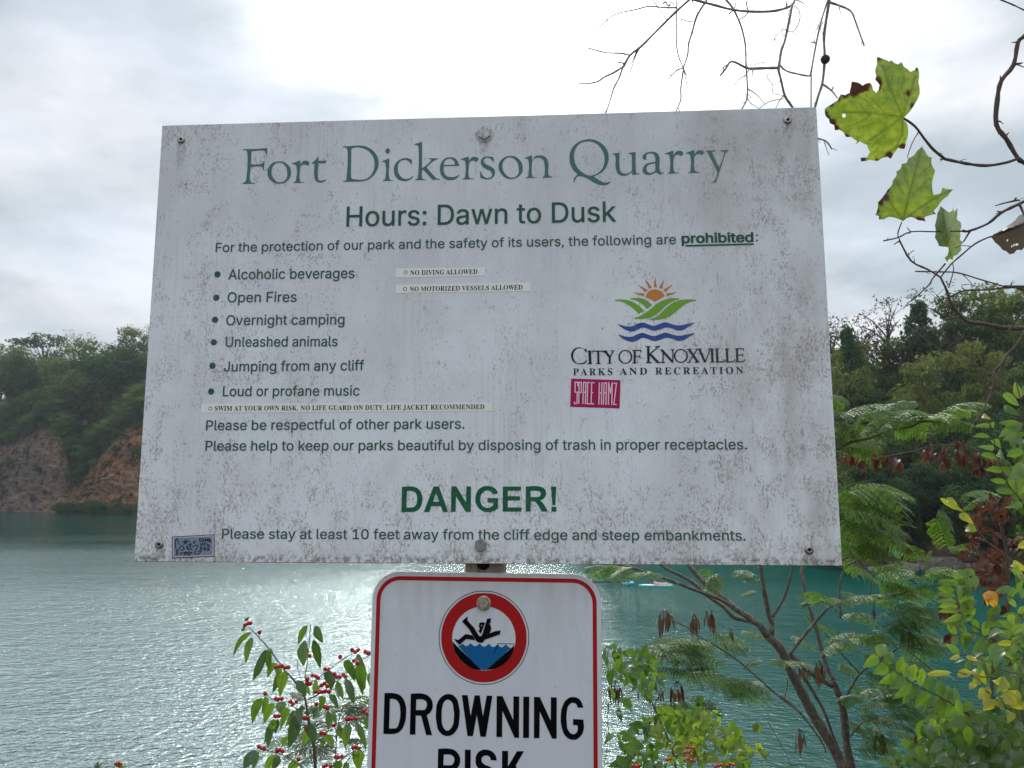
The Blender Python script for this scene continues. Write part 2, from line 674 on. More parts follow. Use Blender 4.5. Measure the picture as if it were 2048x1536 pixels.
def plate(mb, pts, y0, y1, mi=0, edge=None, bev=0.0008):
    """A sheet with thickness and a small rounded arris from an outline (counter-clockwise)."""
    n = len(pts)
    c = sum(pts, Vector((0, 0))) / n
    ins = []
    for i in range(n):
        t = (pts[(i + 1) % n] - pts[i - 1]).normalized()
        ins.append(pts[i] + Vector((-t.y, t.x)) * bev)
    rings = [[(p.x, y0, p.y) for p in ins], [(p.x, y0 + bev, p.y) for p in pts], [(p.x, y1, p.y) for p in pts]]
    vs = [q for r in rings for q in r]
    mb.add(vs, [tuple(range(n))], mi)
    mb.add(vs, [(i, n + i, n + (i + 1) % n, (i + 1) % n) for i in range(n)] + [(n + i, 2 * n + i, 2 * n + (i + 1) % n, n + (i + 1) % n) for i in range(n)], edge if edge is not None else mi)
    mb.add(rings[2], [tuple(range(n - 1, -1, -1))], edge if edge is not None else mi)


sign = thing('park_rules_sign', 'large weathered white park rules sign with green lettering bolted to the wooden post', 'sign', SIGN_B, SIGN_YAW)
sign2 = thing('drowning_sign', 'white drowning risk warning sign with red border and round pictogram below the large sign', 'sign', SIGN_B, SIGN_YAW)


def dirt(nt, base, amount=1.0, film=True):
    """Mildew, streaks, specks and edge grime in the sign's own coordinates."""
    tc = nt.nodes.new('ShaderNodeTexCoord')
    tc.object = sign
    v = tc.outputs['Object']
    sep = nt.nodes.new('ShaderNodeSeparateXYZ'); nt.links.new(v, sep.inputs[0])
    X, Z = sep.outputs[0], sep.outputs[2]
    c = base
    big = noisef(nt, mapping(nt, v, (7, 1, 5)), 1.0, 4, .6)
    if film:
        fl = mth(nt, 'ADD', maprange(nt, big, .38, .64, 0, .40), maprange(nt, Z, .12, .6, -.12, .30), True)
        c = mixc(nt, mth(nt, 'MULTIPLY', fl, amount), c, (.45, .465, .49))
        pk = noisef(nt, mapping(nt, v, (22, 1, 14), (3, 0, 7)), 1.0, 3, .6)
        c = mixc(nt, maprange(nt, pk, .5, .72, 0, .40 * amount), c, (.56, .54, .575))
    # brownish stain down the right-hand side
    rs = mth(nt, 'MULTIPLY', maprange(nt, X, .22, .42, 0, 1), maprange(nt, noisef(nt, mapping(nt, v, (14, 1, 6), (1, 0, 2)), 1, 5, .65), .42, .66))
    rs = mth(nt, 'MULTIPLY', rs, maprange(nt, X, .44, .452, 1, .25))
    c = mixc(nt, mth(nt, 'MULTIPLY', rs, .62 * amount), c, (.30, .28, .245))
    # clumps of fine, slightly elongated mildew flecks
    patch = maprange(nt, noisef(nt, mapping(nt, v, (11, 1, 9), (5, 0, 3)), 1, 4, .62), .38, .66)
    patch2 = maprange(nt, noisef(nt, mapping(nt, v, (46, 1, 30), (2, 0, 8)), 1, 4, .65), .42, .66)
    side = mth(nt, 'ADD', maprange(nt, mth(nt, 'ABSOLUTE', X), .10, .44, .70, 1.0), maprange(nt, Z, .2, .02, 0, .3))
    dens = mth(nt, 'MULTIPLY', mth(nt, 'ADD', mth(nt, 'MULTIPLY', patch, .5), mth(nt, 'ADD', mth(nt, 'MULTIPLY', patch2, .52), .32)), side, True)
    fl = noisef(nt, mapping(nt, v, (400, 1, 235)), 1, 4, .66)
    thr = maprange(nt, dens, 0, 1, .72, .50)
    fk = maprange(nt, mth(nt, 'SUBTRACT', fl, thr), 0.0, .06)
    c = mixc(nt, mth(nt, 'MULTIPLY', fk, .54 * amount), c, (.19, .165, .14))
    fl2 = noisef(nt, mapping(nt, v, (210, 1, 105), (9, 0, 1)), 1, 5, .66)
    thr2 = maprange(nt, dens, 0, 1, .68, .49)
    fk2 = maprange(nt, mth(nt, 'SUBTRACT', fl2, thr2), 0.0, .12)
    c = mixc(nt, mth(nt, 'MULTIPLY', fk2, .48 * amount), c, (.25, .215, .185))
    # long faint rain streaks, and drips below the fixings
    stk = noisef(nt, mapping(nt, v, (190, 1, 9), (2, 0, 4)), 1, 5, .68)
    stm = noisef(nt, mapping(nt, v, (9, 1, 4), (8, 0, 1)), 1, 2, .5)
    c = mixc(nt, mth(nt, 'MULTIPLY', mth(nt, 'MULTIPLY', maprange(nt, stk, .48, .70), maprange(nt, stm, .42, .66)), .30 * amount), c, (.30, .275, .25))
    for fx, fy in ((363, 280), (1575, 241), (319, 1089), (1618, 1100), (969, 268), (962, 1090)):
        q = S(fx, fy)
        dx = mth(nt, 'ABSOLUTE', mth(nt, 'SUBTRACT', X, q.x))
        dz = mth(nt, 'SUBTRACT', q.y, Z)
        dm = mth(nt, 'MULTIPLY', maprange(nt, dx, .0085, .001), mth(nt, 'MULTIPLY', maprange(nt, dz, .002, .008), maprange(nt, dz, .05, .012)))
        c = mixc(nt, mth(nt, 'MULTIPLY', mth(nt, 'MULTIPLY', dm, maprange(nt, fl2, .36, .6)), .75 * amount, True), c, (.16, .14, .12))
    # a few darker spots and scratches
    fl3 = noisef(nt, mapping(nt, v, (150, 1, 110), (4, 0, 6), (0, R(20), 0)), 1, 2, .5)
    fk3 = mth(nt, 'MULTIPLY', maprange(nt, fl3, .715, .745), maprange(nt, patch2, .2, .6))
    c = mixc(nt, mth(nt, 'MULTIPLY', fk3, .7 * amount), c, (.11, .10, .10))
    # grime along the lower edge and in the lower corners
    gn = noisef(nt, mapping(nt, v, (130, 1, 110)), 1, 6, .75)
    ge = mth(nt, 'MULTIPLY', maprange(nt, Z, .034, .003), maprange(nt, gn, .44, .66))
    ge = mth(nt, 'MULTIPLY', ge, maprange(nt, X, -.46, .3, .55, 1.1))
    c = mixc(nt, mth(nt, 'MULTIPLY', ge, .55 * amount, True), c, (.25, .22, .18))
    gl = mth(nt, 'MULTIPLY', maprange(nt, Z, .012, .006), maprange(nt, gn, .45, .6))
    c = mixc(nt, mth(nt, 'MULTIPLY', gl, .7 * amount, True), c, (.12, .11, .09))
    return c


def signmat(name, col, amount=1.0, film=True, rough=.5, spec=.16):
    m, nt, out = mat(name)
    rgb = nt.nodes.new('ShaderNodeRGB'); rgb.outputs[0].default_value = (*col, 1)
    c = dirt(nt, rgb.outputs[0], amount, film)
    principled(nt, out, c, rough, spec)
    return m


M_BOARD = signmat('weathered_white_board', (.70, .738, .79))
M_TITLE = signmat('faded_teal_lettering', (.062, .155, .145), .55, False)
M_BODY = signmat('green_lettering', (.020, .092, .068), .6, False)
M_DARKGREEN = signmat('dark_green_lettering', (.004, .105, .048), .3, False)
M_BODY2 = signmat('bold_green_lettering', (.012, .085, .055), .3, False)
M_NAVY = signmat('blue_black_lettering', (.012, .016, .032), .3, False)
M_ORANGE = signmat('orange_logo_paint', (.52, .20, .045), .5, False)
M_LEAFGREEN = signmat('green_logo_paint', (.155, .36, .035), .55, False)
M_BLUE = signmat('blue_logo_paint', (.03, .075, .30), .4, False)
M_STRIP = signmat('cream_label_strip', (.76, .77, .75), .2, False)
M_BLACKINK = signmat('black_label_ink', (.02, .02, .022), .2, False)
M_PINK = signmat('magenta_sticker', (.36, .008, .085), .2, False)
M_PINKTEXT = signmat('pale_pink_ink', (.80, .55, .68), .2, False)
M_BLUESTICK = signmat('blue_grey_sticker', (.19, .25, .36), .3, False)
M_LILAC = signmat('pale_sticker_margin', (.52, .50, .55), .3, False)
M_EDGE = signmat('grimy_board_edge', (.33, .31, .28), 1.0, False)


def simplemat(name, col, rough=.5, spec=.4, metal=0.0, nscale=0, namt=0.0, dark=(.05, .05, .05), bmp=0.0):
    m, nt, out = mat(name)
    c, nrm = col, None
    if nscale:
        tc = nt.nodes.new('ShaderNodeTexCoord')
        n = noisef(nt, tc.outputs['Object'], nscale, 5, .62)
        c = mixc(nt, maprange(nt, n, .42, .68, 0, namt), col, dark)
        if bmp: nrm = bump(nt, n, bmp, .001)
    principled(nt, out, c, rough, spec, metal, nrm)
    return m


M_STEEL = simplemat('galvanised_steel', (.33, .32, .30), .34, .5, .9, 260, .7, (.16, .14, .12), .3)
M_BRASSY = simplemat('zinc_yellow_steel', (.40, .36, .28), .4, .5, .75, 240, .65, (.13, .10, .07), .3)
M_HOLE = simplemat('dark_hole', (.01, .01, .01), .9, .1)
M_PAINTEDBOLT = simplemat('overpainted_bolt', (.52, .54, .56), .5, .4, 0, 190, .8, (.12, .12, .13), .4)

b = MB()
plate(b, [Vector((-SW / 2, 0)), Vector((SW / 2, 0)), Vector((SW / 2, SH)), Vector((-SW / 2, SH))], 0.0, 0.0065, 0, 1)
b.build('board', [M_BOARD, M_EDGE], sign)

# title
G1, G2, G3, G4, G5 = Reg(470, 270, 10.24), Reg(670, 270, 9.309), Reg(880, 270, 8.533), Reg(1120, 260, 11.378), Reg(1280, 270, 10.24)
G6, G7, G8 = Reg(1130, 680, 10.779), Reg(1310, 680, 10.779), Reg(1210, 540, 9.6)
b = MB()
for g, ps in [
    (G1, ["165,290* 400,288 560,278 665,268* 652,405* 638,405* 612,330 560,318 340,330* 326,605* 480,602 545,590 585,560 598,525* 606,525* 592,722* 578,722* 560,660 530,645 320,655* 310,915 335,970 405,985* 405,997* 150,1000* 150,990* 215,955 232,900 255,380 235,320 168,305*"]),
    (G1, ["915,540 1060,590 1147,745 1080,930 900,995 735,930 668,780 740,600", "905,562 1030,630 1070,760 1050,900 920,970 800,900 748,745 800,610"]),
    (G1, ["1170,580* 1255,555 1335,520* 1335,612* 1390,545 1450,525 1525,575 1485,627* 1430,603 1370,615 1335,655* 1328,920 1350,960 1420,965* 1415,975* 1195,982* 1195,970* 1240,950 1255,900 1258,640 1230,605 1175,592*"]),
    (G1, ["1710,430* 1710,533* 1820,530 1878,512* 1850,578* 1708,580* 1702,880 1720,925 1780,935 1865,910* 1868,920* 1820,955 1740,972 1650,930 1625,830 1630,590* 1572,582* 1572,572* 1640,520"]),
    (G2, ["145,212* 330,205 430,197 600,225 760,350 812,520 770,680 650,810 530,857 470,865* 150,870* 150,858* 205,840 218,780 232,290 215,245 150,225*",
          "305,260* 340,238 430,228 560,260 690,370 738,540 715,670 630,790 520,832 400,828 315,810 297,780*"]),
    (G2, ["985,242* 1025,290 985,345 940,293", "885,485* 1013,435* 1010,800 1030,835 1085,842* 1085,850* 892,856* 892,846* 925,830 940,790 943,540 930,510 888,496*"]),
    (G2, ["1432,460* 1432,545* 1415,545* 1380,495 1290,462 1200,510 1168,610 1195,730 1290,815 1390,805 1452,760* 1460,768* 1400,830 1280,857 1150,800 1097,650 1130,530 1220,455 1330,430"]),
    (G2, ["1622,125* 1620,625* 1775,490 1790,455 1740,445* 1740,435* 1925,435* 1920,445* 1840,480 1705,600* 1850,770 1900,812 1957,820* 1955,832* 1815,832* 1642,642* 1620,665* 1618,790 1640,820 1695,828* 1690,838* 1495,838* 1495,828* 1535,810 1548,770 1555,230 1540,195 1480,185* 1480,175*"]),
    (G3, ["330,675* 332,688* 280,740 180,770 60,730 0,600 20,480 90,400 175,380 270,410 332,525* 62,532* 62,590 100,690 200,720 290,700", "65,512* 80,450 150,402 220,425 255,490 240,508*"]),
    (G3, ["358,412* 492,365* 495,445* 540,385 590,372 655,410 615,458* 570,437 520,450 495,490* 492,700 510,735 575,742* 573,753* 385,758* 385,748* 418,735 430,700 432,470 415,432 360,425*"]),
    (G3, ["912,380* 918,465* 905,465* 870,410 820,387 765,400 742,440 770,490 850,530 920,580 938,640 905,720 820,757 730,740 688,730* 685,625* 697,620* 730,690 800,735 860,725 890,675 860,615 780,575 720,530 698,470 720,400 800,368 870,372"]),
    (G3, ["1195,358 1330,400 1410,545 1370,680 1215,750 1080,700 1000,545 1050,420", "1190,380 1300,440 1345,570 1320,690 1215,728 1110,660 1065,520 1100,425"]),
    (G3, ["1435,398* 1568,345* 1572,440* 1625,365 1700,348 1800,380 1848,480 1850,670 1870,700 1920,710* 1915,722* 1748,728* 1748,715* 1775,705 1785,670 1783,500 1750,410 1680,385 1600,410 1572,460* 1570,680 1590,715 1650,718* 1648,728* 1465,735* 1465,724* 1500,710 1508,680 1510,440 1490,405 1440,402*"]),
    (G4, ["700,212 900,280 1060,440 1107,620 1060,820 940,970 760,1058* 860,1120 960,1180 1040,1198 1145,1175* 1155,1185* 1080,1235 960,1255 820,1215 640,1115 520,1060 430,1052 370,1085 330,1180* 310,1180* 320,1110 400,1010* 270,860 217,650 250,460 370,310 540,230",
          "620,258 780,285 930,410 1010,600 1000,780 930,920 800,1015 660,1035 500,960 380,830 320,620 350,440 450,310"]),
    (G4, ["1192,540* 1355,515* 1358,870 1385,950 1450,990 1540,985 1635,930* 1632,590 1615,555 1560,540* 1560,525* 1718,500* 1728,950 1745,985 1810,985* 1810,997* 1645,1022* 1640,950* 1560,1010 1450,1040 1330,1000 1275,900 1262,610 1245,568 1195,550*"]),
    (G5, ["130,505* 85,500 52,465 90,390 220,345 340,370 392,440 400,700 430,765 490,768* 490,775* 410,803 330,760* 250,800 160,815 70,770 58,690 120,600 220,565 315,553* 312,470 280,395 200,375 140,400 125,440", "315,578* 230,592 150,630 133,690 165,765 240,772 305,735 315,715*"]),
    (G5, ["508,380* 680,318* 685,425* 740,345 800,325 885,375 840,432* 790,402 730,415 690,465* 690,710 715,760 795,768* 795,780* 565,795* 565,785* 600,765 610,720 608,450 585,400 510,392*"]),
    (G5, ["933,368* 1113,306* 1115,410* 1165,330 1220,310 1308,358 1268,412* 1220,388 1160,395 1113,445* 1115,690 1140,745 1222,755* 1218,768* 985,780* 985,770* 1025,755 1035,700 1032,440 1010,390 935,378*"]),
    (G5, ["1330,320* 1545,315* 1540,330* 1480,350 1500,410 1620,665* 1715,400 1715,345 1645,332* 1645,315* 1818,308* 1815,320* 1765,350 1740,410 1600,840 1555,970* 1480,970* 1480,962* 1535,920 1580,790 1580,760 1400,390 1375,345"]),
]:
    traced(b, g, ps)
b.build('title_lettering', M_TITLE, sign)

b = MB()
text_line(b, "Hours: Dawn to Dusk", (693, 453), (1232, 443), 40, SANS, .0003)
b.build('hours_lettering', M_BODY, sign)
b = MB()
text_line(b, "For the protection of our park and the safety of its users, the following are", (431.3, 504.2), (1352, 488), 18.6, SANS, .0001)
for s, p0, p1 in [("Alcoholic beverages", (456.9, 558.9), (708.5, 556)), ("Open Fires", (455, 604.7), (593.1, 603.6)), ("Overnight camping", (452.5, 650.4), (688.7, 648.6)),
                  ("Unleashed animals", (451.4, 693.6), (674.8, 692.5)), ("Jumping from any cliff", (447.7, 743), (727.9, 740.4)), ("Loud or profane music", (445.9, 792.4), (718.7, 791)),
                  ("Please be respectful of other park users.", (412.2, 860.5), (928.6, 857.2)), ("Please help to keep our parks beautiful by disposing of trash in proper receptacles.", (411.1, 901.3), (1493.8, 898.6)),
                  ("Please stay at least 10 feet away from the cliff edge and steep embankments.", (444.1, 1077), (1491.2, 1081))]:
    text_line(b, s, p0, p1, 20, SANS, .00014)
for x, y in ((434.9, 548.6), (432.7, 595.5), (430.2, 639.5), (427.6, 684.5), (425, 731.6), (422.5, 782.9)): disc(b, x, y, 6.2)
for x, y in ((1513.6, 470.3), (1513.6, 481)): disc(b, x, y, 1.9)
b.build('rules_lettering', M_BODY, sign)
b = MB()
text_line(b, "prohibited", (1364.2, 486.2), (1506, 483.4), 18.6, SANS, .0007)
strokes(b, Reg(0, 0, 1), "3:1371,491.6-1507,488.2", y=-.0007)
b.build('prohibited_lettering', M_BODY2, sign)
GA, GB = Reg(790, 960, 12.047), Reg(950, 960, 12.047)
b = MB()
for g, ps in [(GA, ["170,165* 440,160 570,220 650,360 660,460 630,620 540,730 430,770* 155,770*", "290,262* 420,265 500,310 532,400 532,500 500,610 420,662* 275,665*"]),
              (GA, ["930,155* 1060,155* 1282,768* 1155,768* 1108,628* 872,628* 825,768* 695,768*", "990,310* 1070,522* 912,522*"]),
              (GA, ["1358,155* 1480,155* 1712,545* 1722,155* 1832,155* 1825,765* 1705,765* 1470,380* 1460,765* 1348,765*"]),
              (GB, ["550,322* 432,342* 390,280 300,248 190,300 130,430 150,570 220,650 310,668 400,640 438,610* 440,540* 302,538* 302,435* 558,437* 555,680* 450,745 300,772 130,710 30,580 10,430 60,270 170,170 300,145 450,180 530,260"]),
              (GB, ["672,157* 1110,157* 1108,255* 790,257* 788,388* 1085,392* 1085,490* 790,490* 790,660* 1120,660* 1118,760* 668,760*"]),
              (GB, ["1225,157* 1560,157 1670,210 1710,310 1670,430 1570,490* 1640,560 1757,758* 1612,758* 1490,570 1430,515 1345,510* 1340,758* 1222,758*", "1340,258* 1500,260 1570,285 1585,330 1565,385 1500,408 1342,410*"]),
              (GB, ["1830,157* 1957,157* 1935,605* 1865,605*", "1845,648* 1960,648* 1960,760* 1842,760*"])]:
    traced(b, g, ps)
b.build('danger_lettering', M_DARKGREEN, sign)

# city logo
b = MB()
for s in ("958,130* 935,330* 997,330*", "770,165* 840,355* 900,340*", "1145,165* 1035,340* 1095,358*", "630,280* 775,422* 820,380*", "1300,275* 1120,378* 1160,422*", "540,432* 760,450* 742,505*", "1380,425* 1175,448* 1182,508*",
          "960,608* 870,560 775,520* 830,420 960,372 1085,415 1145,495* 1050,555"):
    traced(b, G8, [s])
b.build('logo_sun', M_ORANGE, sign)
b = MB()
for s in ("190,575* 330,565 500,600 640,680 755,785* 650,835* 520,720 400,640 300,600 195,595*", "485,545* 600,535 720,550 820,600 905,665* 815,745* 700,640 590,580 490,560*",
          "565,920* 700,870 850,770 980,660 1120,580 1280,540 1430,548* 1420,565* 1320,590 1200,660 1050,800 900,900 760,935 570,938*", "855,945* 1000,890 1100,800 1230,680 1370,600 1550,565 1745,570* 1745,588* 1640,610 1520,670 1380,780 1240,890 1080,945 860,955*"):
    traced(b, G8, [s])
b.build('logo_fields', M_LEAFGREEN, sign)
b = MB()
wv = "258,1040* 400,1080 520,1080 620,1035 720,1010 830,1045 940,1070 1050,1035 1160,1005 1280,1040 1420,1065 1560,1040 1700,1012* 1705,1028* 1600,1090 1500,1150 1400,1160 1280,1120 1170,1105 1060,1140 940,1165 830,1130 720,1105 620,1150 520,1180 400,1150 262,1060*"
traced(b, G8, [wv]); traced(b, Reg(1210.4, 560.6, 9.6), [wv])
b.build('logo_waves', M_BLUE, sign)
b = MB()
traced(b, G6, ["465,190* 470,270* 455,270* 400,200 310,175 220,220 178,330 200,430 270,500 330,500 410,480 470,425* 475,430* 450,490 320,522 210,490 135,380 140,280 200,190 310,158 430,195"])


def el(cx, cy, rx, ry): return ' '.join('%.0f,%.0f' % (cx + rx * math.cos(R(45 * k)), cy + ry * math.sin(R(45 * k))) for k in range(8))


traced(b, G6, [el(1300, 362, 150, 148), el(1300, 362, 115, 127)])
traced(b, G7, [el(558, 342, 152, 148), el(558, 342, 117, 127)])
strokes(b, G6, "42:530,240-545,512;14:485,240-570,238;14:485,510-580,510;32:715,240-720,508;16:585,240-845,240;12:590,240-584,290;12:835,240-839,280;14:670,508-768,508;34:860,238-967,372;16:1040,238-968,375;30:965,355-962,503;13:845,235-915,235;13:990,233-1070,232;12:912,502-1005,502;32:1505,228-1500,492;15:1447,226-1637,223;12:1630,222-1634,265;13:1505,350-1615,350;12:1612,318-1615,395;13:1455,493-1550,493;38:1793,145-1800,487;14:1735,142-1840,142;15:1745,489-1870,488", y=-.0005, bold=1.35)
strokes(b, G7, "14:0,140-110,140;14:55,486-215,486;20:175,222-172,484;34:140,210-388,482;18:385,210-385,474;12:110,210-165,210;12:328,208-410,206;36:735,202-922,478;16:908,202-733,478;13:692,200-785,198;13:868,198-960,196;12:692,479-780,479;13:850,478-960,477;34:955,200-1080,482;16:1192,197-1083,472;13:900,195-1005,195;13:1140,193-1240,193;34:1226,195-1240,473;12:1195,191-1270,190;13:1192,473-1285,472;34:1333,192-1345,470;13:1295,192-1385,190;16:1305,473-1482,470;16:1476,470-1518,422;34:1548,190-1560,468;13:1505,190-1600,189;16:1515,472-1692,468;15:1686,468-1727,418;34:1763,190-1775,468;14:1720,189-1915,189;12:1910,190-1908,235;14:1775,323-1890,323;12:1888,288-1892,360;15:1730,470-1908,466;15:1902,466-1941,415", y=-.0005, bold=1.35)
strokes(b, G6, "18:2010,145-1830,300;13:1940,140-2050,137;36:1828,300-2008,486", y=-.0008, bold=1.35)
for w, x0, x1, y0, y1 in (("PARKS", 175, 1022, 762, 756), ("AND", 1180, 1770, 752, 744)):
    text_line(b, serif(w), G6(x0, y0), G6(x1, y1), 13.6, SERIF, 0, 1.28, ref=serif('H'))
text_line(b, serif("RECREATION"), G7(8, 742), G7(1905, 726), 13.6, SERIF, 0, 1.28, ref=serif('H'))
b.build('city_lettering', M_NAVY, sign)


# stickers (parts of the sign, their print a sub-part)
def sticker(quad, m, label, y=-0.0003):
    mb = MB()
    q = [S(x, yy) for x, yy in quad]
    flat(mb, (q, [(0, 1, 2, 3)]), y)
    e = []
    for i in range(4):
        e += [(q[i].x, y, q[i].y), (q[(i + 1) % 4].x, y, q[(i + 1) % 4].y), (q[(i + 1) % 4].x, -.00001, q[(i + 1) % 4].y), (q[i].x, -.00001, q[i].y)]
    mb.add(e, [(4 * i, 4 * i + 1, 4 * i + 2, 4 * i + 3) for i in range(4)])
    o = mb.build('sticker', m, sign)
    o['label'] = label
    return o


st = sticker([(792, 537.6), (969.6, 535), (970.3, 551.5), (791.3, 555.2)], M_STRIP, 'short cream label strip about diving')
b = MB(); text_line(b, serif("NO DIVING ALLOWED"), (820.5, 550.4), (955, 548), 9.4, SERIF, 0, 1.02, -.0005, ref=serif('H')); disc(b, 811.4, 544.6, 3.9, -.0005, inner=2.9, seg=20)
b.build('lettering', M_BLACKINK, st)
st = sticker([(792, 569.9), (1060.6, 565.8), (1059.9, 582.3), (791.2, 586.3)], M_STRIP, 'cream label strip about motorized vessels')
b = MB(); text_line(b, serif("NO MOTORIZED VESSELS ALLOWED"), (819.4, 582.9), (1045.2, 579.2), 9.4, SERIF, 0, 1.02, -.0005, ref=serif('H')); disc(b, 810.3, 577.9, 3.9, -.0005, inner=2.9, seg=20)
b.build('lettering', M_BLACKINK, st)
st = sticker([(402.7, 808.2), (984.2, 805.6), (983.5, 822.1), (403, 825.4)], M_STRIP, 'long cream label strip about swimming')
b = MB(); text_line(b, serif("SWIM AT YOUR OWN RISK, NO LIFE GUARD ON DUTY, LIFE JACKET RECOMMENDED"), (429.8, 821.7), (968.9, 818.4), 9.6, SERIF, 0, 1.02, -.0005, ref=serif('H')); disc(b, 421, 817, 3.9, -.0005, inner=2.9, seg=20)
b.build('lettering', M_BLACKINK, st)
GS = Reg(1130, 750, 17.067)
st = sticker([GS(210, 120), GS(1895, 175), GS(1865, 1140), GS(175, 1085)], M_PINK, 'magenta sticker with narrow pale letters')
b = MB()
strokes(b, GS, "435,380-440,250-345,250-345,590-420,590-405,975-325,975-320,910;470,985-480,250-560,250-555,600-475,600;610,990-635,250-715,260-690,995;640,590-700,590;865,260-775,260-755,985-855,985;1010,265-910,265-890,985-990,990;910,605-965,605;1175,255-1155,1010;1260,255-1240,1010;1165,615-1250,615;1310,1015-1335,270-1415,275-1395,1020;1320,620-1405,620;1480,1020-1490,265-1545,620-1610,270-1595,1025;1655,285-1755,285-1665,1005-1760,1010", -.0005, width=38)
b.build('lettering', M_PINKTEXT, st)
GG = Reg(300, 1060, 14.629)
st = sticker([GG(645, 190), GG(1885, 125), GG(1885, 770), GG(650, 825)], M_LILAC, 'blue-grey sticker with a black graffiti tag')
b = MB()
flat(b, ([S(*GG(x, y)) for x, y in ((700, 232), (1825, 185), (1830, 718), (705, 772))], [(0, 1, 2, 3)]), -.00045)
b.build('sticker_panel', M_BLUESTICK, st)
b = MB()
strokes(b, GG, "18:655,200-1880,136-1880,762-660,815-655,200;26:870,430-800,240-755,300-755,500-790,640-900,480-960,460-1010,540-960,590-900,575;1020,270-1070,420;1110,275-990,420;940,345-1180,345;1275,320-1290,405;1325,305-1335,380;1060,470-1110,560;1110,440-1130,580-1200,570;1130,430-1220,400-1170,500-1240,570;1240,480-1400,440-1390,510-1310,640-1330,700-1430,700-1510,620-1490,570-1400,640;770,680-840,660;770,730-820,700;890,650-900,690-1060,640-1010,720-1140,640-1240,660-1120,740-1130,640;24:1530,250-1460,250-1450,320-1500,340-1510,290;1590,250-1540,270-1590,310-1545,340;1620,330-1630,250-1680,320-1700,240-1720,340;1740,240-1750,350;1800,270-1750,300-1815,370;1490,380-1500,460;1540,370-1550,450;1495,415-1550,410;1590,370-1600,460;1590,375-1650,370;1595,415-1640,410;1680,390-1700,500;1750,420-1700,450-1770,500;1530,480-1470,500-1540,540-1470,570;1590,490-1600,600-1650,540-1590,490;1740,520-1690,540-1730,580-1680,605", -.0007, width=26)
b.build('marker_tag', M_BLACKINK, st)


# rivets and bolts
def turned(mb, c, prof, seg=20, mi=0, y0=0.0):
    """Lathe about the axis that sticks out of the sign at c: prof = (radius, height) pairs."""
    vs = []
    for r, h in prof:
        for k in range(seg):
            a = 2 * math.pi * k / seg
            vs.append((c.x + r * math.cos(a), y0 - h, c.y + r * math.sin(a)))
    fs = []
    for i in range(len(prof) - 1):
        for k in range(seg):
            k2 = (k + 1) % seg
            fs.append((i * seg + k, i * seg + k2, (i + 1) * seg + k2, (i + 1) * seg + k))
    fs.append(tuple((len(prof) - 1) * seg + k for k in range(seg)))
    mb.add(vs, fs, mi, False)


for x, y in ((363, 280), (1575, 241), (319, 1089), (1618, 1100)):
    c = S(x, y)
    b = MB(); turned(b, c, [(.0058, 0), (.0058, .0006), (.0050, .0018), (.0034, .0026), (.0021, .0027), (.0019, .0022), (.0005, .0022)], 24)
    b.f = b.f; o = b.build('rivet', M_STEEL, sign)
    for p in o.data.polygons: p.use_smooth = True
    b = MB(); turned(b, c, [(.0017, .00225), (.0017, .0024)], 16)
    b.build('rivet_core', M_HOLE, o)


def bolt(parent, c, m, y0=0.0, r=.0098, ang=30, washer=.0155, hh=.006, rot=0):
    mb = MB()
    if washer: turned(mb, c, [(washer, 0), (washer, .0008), (washer - .0006, .0012), (r * .8, .0012)], 32, 0, y0)
    o = mb.build('washer', m, parent) if washer else None
    mb = MB()
    rr = r / math.cos(R(30))
    hexr = [(rr, .0012), (rr, hh - .001), (rr * .9, hh)]
    vs = []
    for q, h in hexr:
        for k in range(6):
            a = R(ang + 60 * k)
            vs.append((c.x + q * math.cos(a), y0 - h, c.y + q * math.sin(a)))
    fs = [(i * 6 + k, i * 6 + (k + 1) % 6, (i + 1) * 6 + (k + 1) % 6, (i + 1) * 6 + k) for i in range(2) for k in range(6)]
    fs.append(tuple(12 + k for k in range(6)))
    mb.add(vs, fs)
    return mb.build('bolt', m, parent)


bolt(sign, S(969, 268), M_PAINTEDBOLT, r=.0085, hh=.005, washer=.0125)
bolt(sign, S(962, 1090), M_STEEL, r=.0072, hh=.0055, washer=0)

# ---- the drowning sign
o2 = SIGN2_OFF
cA, cB = S(970.5, 1213, o2), S(966.6, 1536, o2)
ang2 = math.atan2(-(cB - cA).x, -(cB - cA).y) * -1.0
t2 = S(972, 1145.5, o2)
W2, H2 = (S(1199.8, 1213, o2) - S(741.3, 1213, o2)).length, .4572
down = (cB - cA).normalized()
ctr2 = t2 + down * (H2 / 2)
rot2 = math.atan2(down.x, -down.y)
Y2 = o2
m, nt, out = mat('white_reflective_sheeting')
tc = nt.nodes.new('ShaderNodeTexCoord')
g1_ = noisef(nt, mapping(nt, tc.outputs['Object'], (60, 1, 9)), 1, 4, .6)
g2_ = noisef(nt, mapping(nt, tc.outputs['Object'], (8, 1, 8), (3, 0, 2)), 1, 4, .6)
g3_ = noisef(nt, mapping(nt, tc.outputs['Object'], (230, 1, 200)), 1, 2, .5)
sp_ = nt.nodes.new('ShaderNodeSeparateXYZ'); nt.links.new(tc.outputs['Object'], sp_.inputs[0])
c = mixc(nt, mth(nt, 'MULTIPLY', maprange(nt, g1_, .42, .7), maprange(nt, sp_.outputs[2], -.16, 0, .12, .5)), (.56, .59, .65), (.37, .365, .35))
c = mixc(nt, maprange(nt, g2_, .45, .7, 0, .22), c, (.46, .455, .45))
c = mixc(nt, maprange(nt, g3_, .70, .74, 0, .6), c, (.2, .18, .16))
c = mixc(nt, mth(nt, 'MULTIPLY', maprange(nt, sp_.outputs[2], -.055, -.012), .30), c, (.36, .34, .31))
principled(nt, out, c, .42, .3)
M_WHITE2 = m
M_WHITE2E = simplemat('bare_aluminium_edge', (.55, .54, .50), .45, .5, .4, 120, .4, (.3, .29, .26))
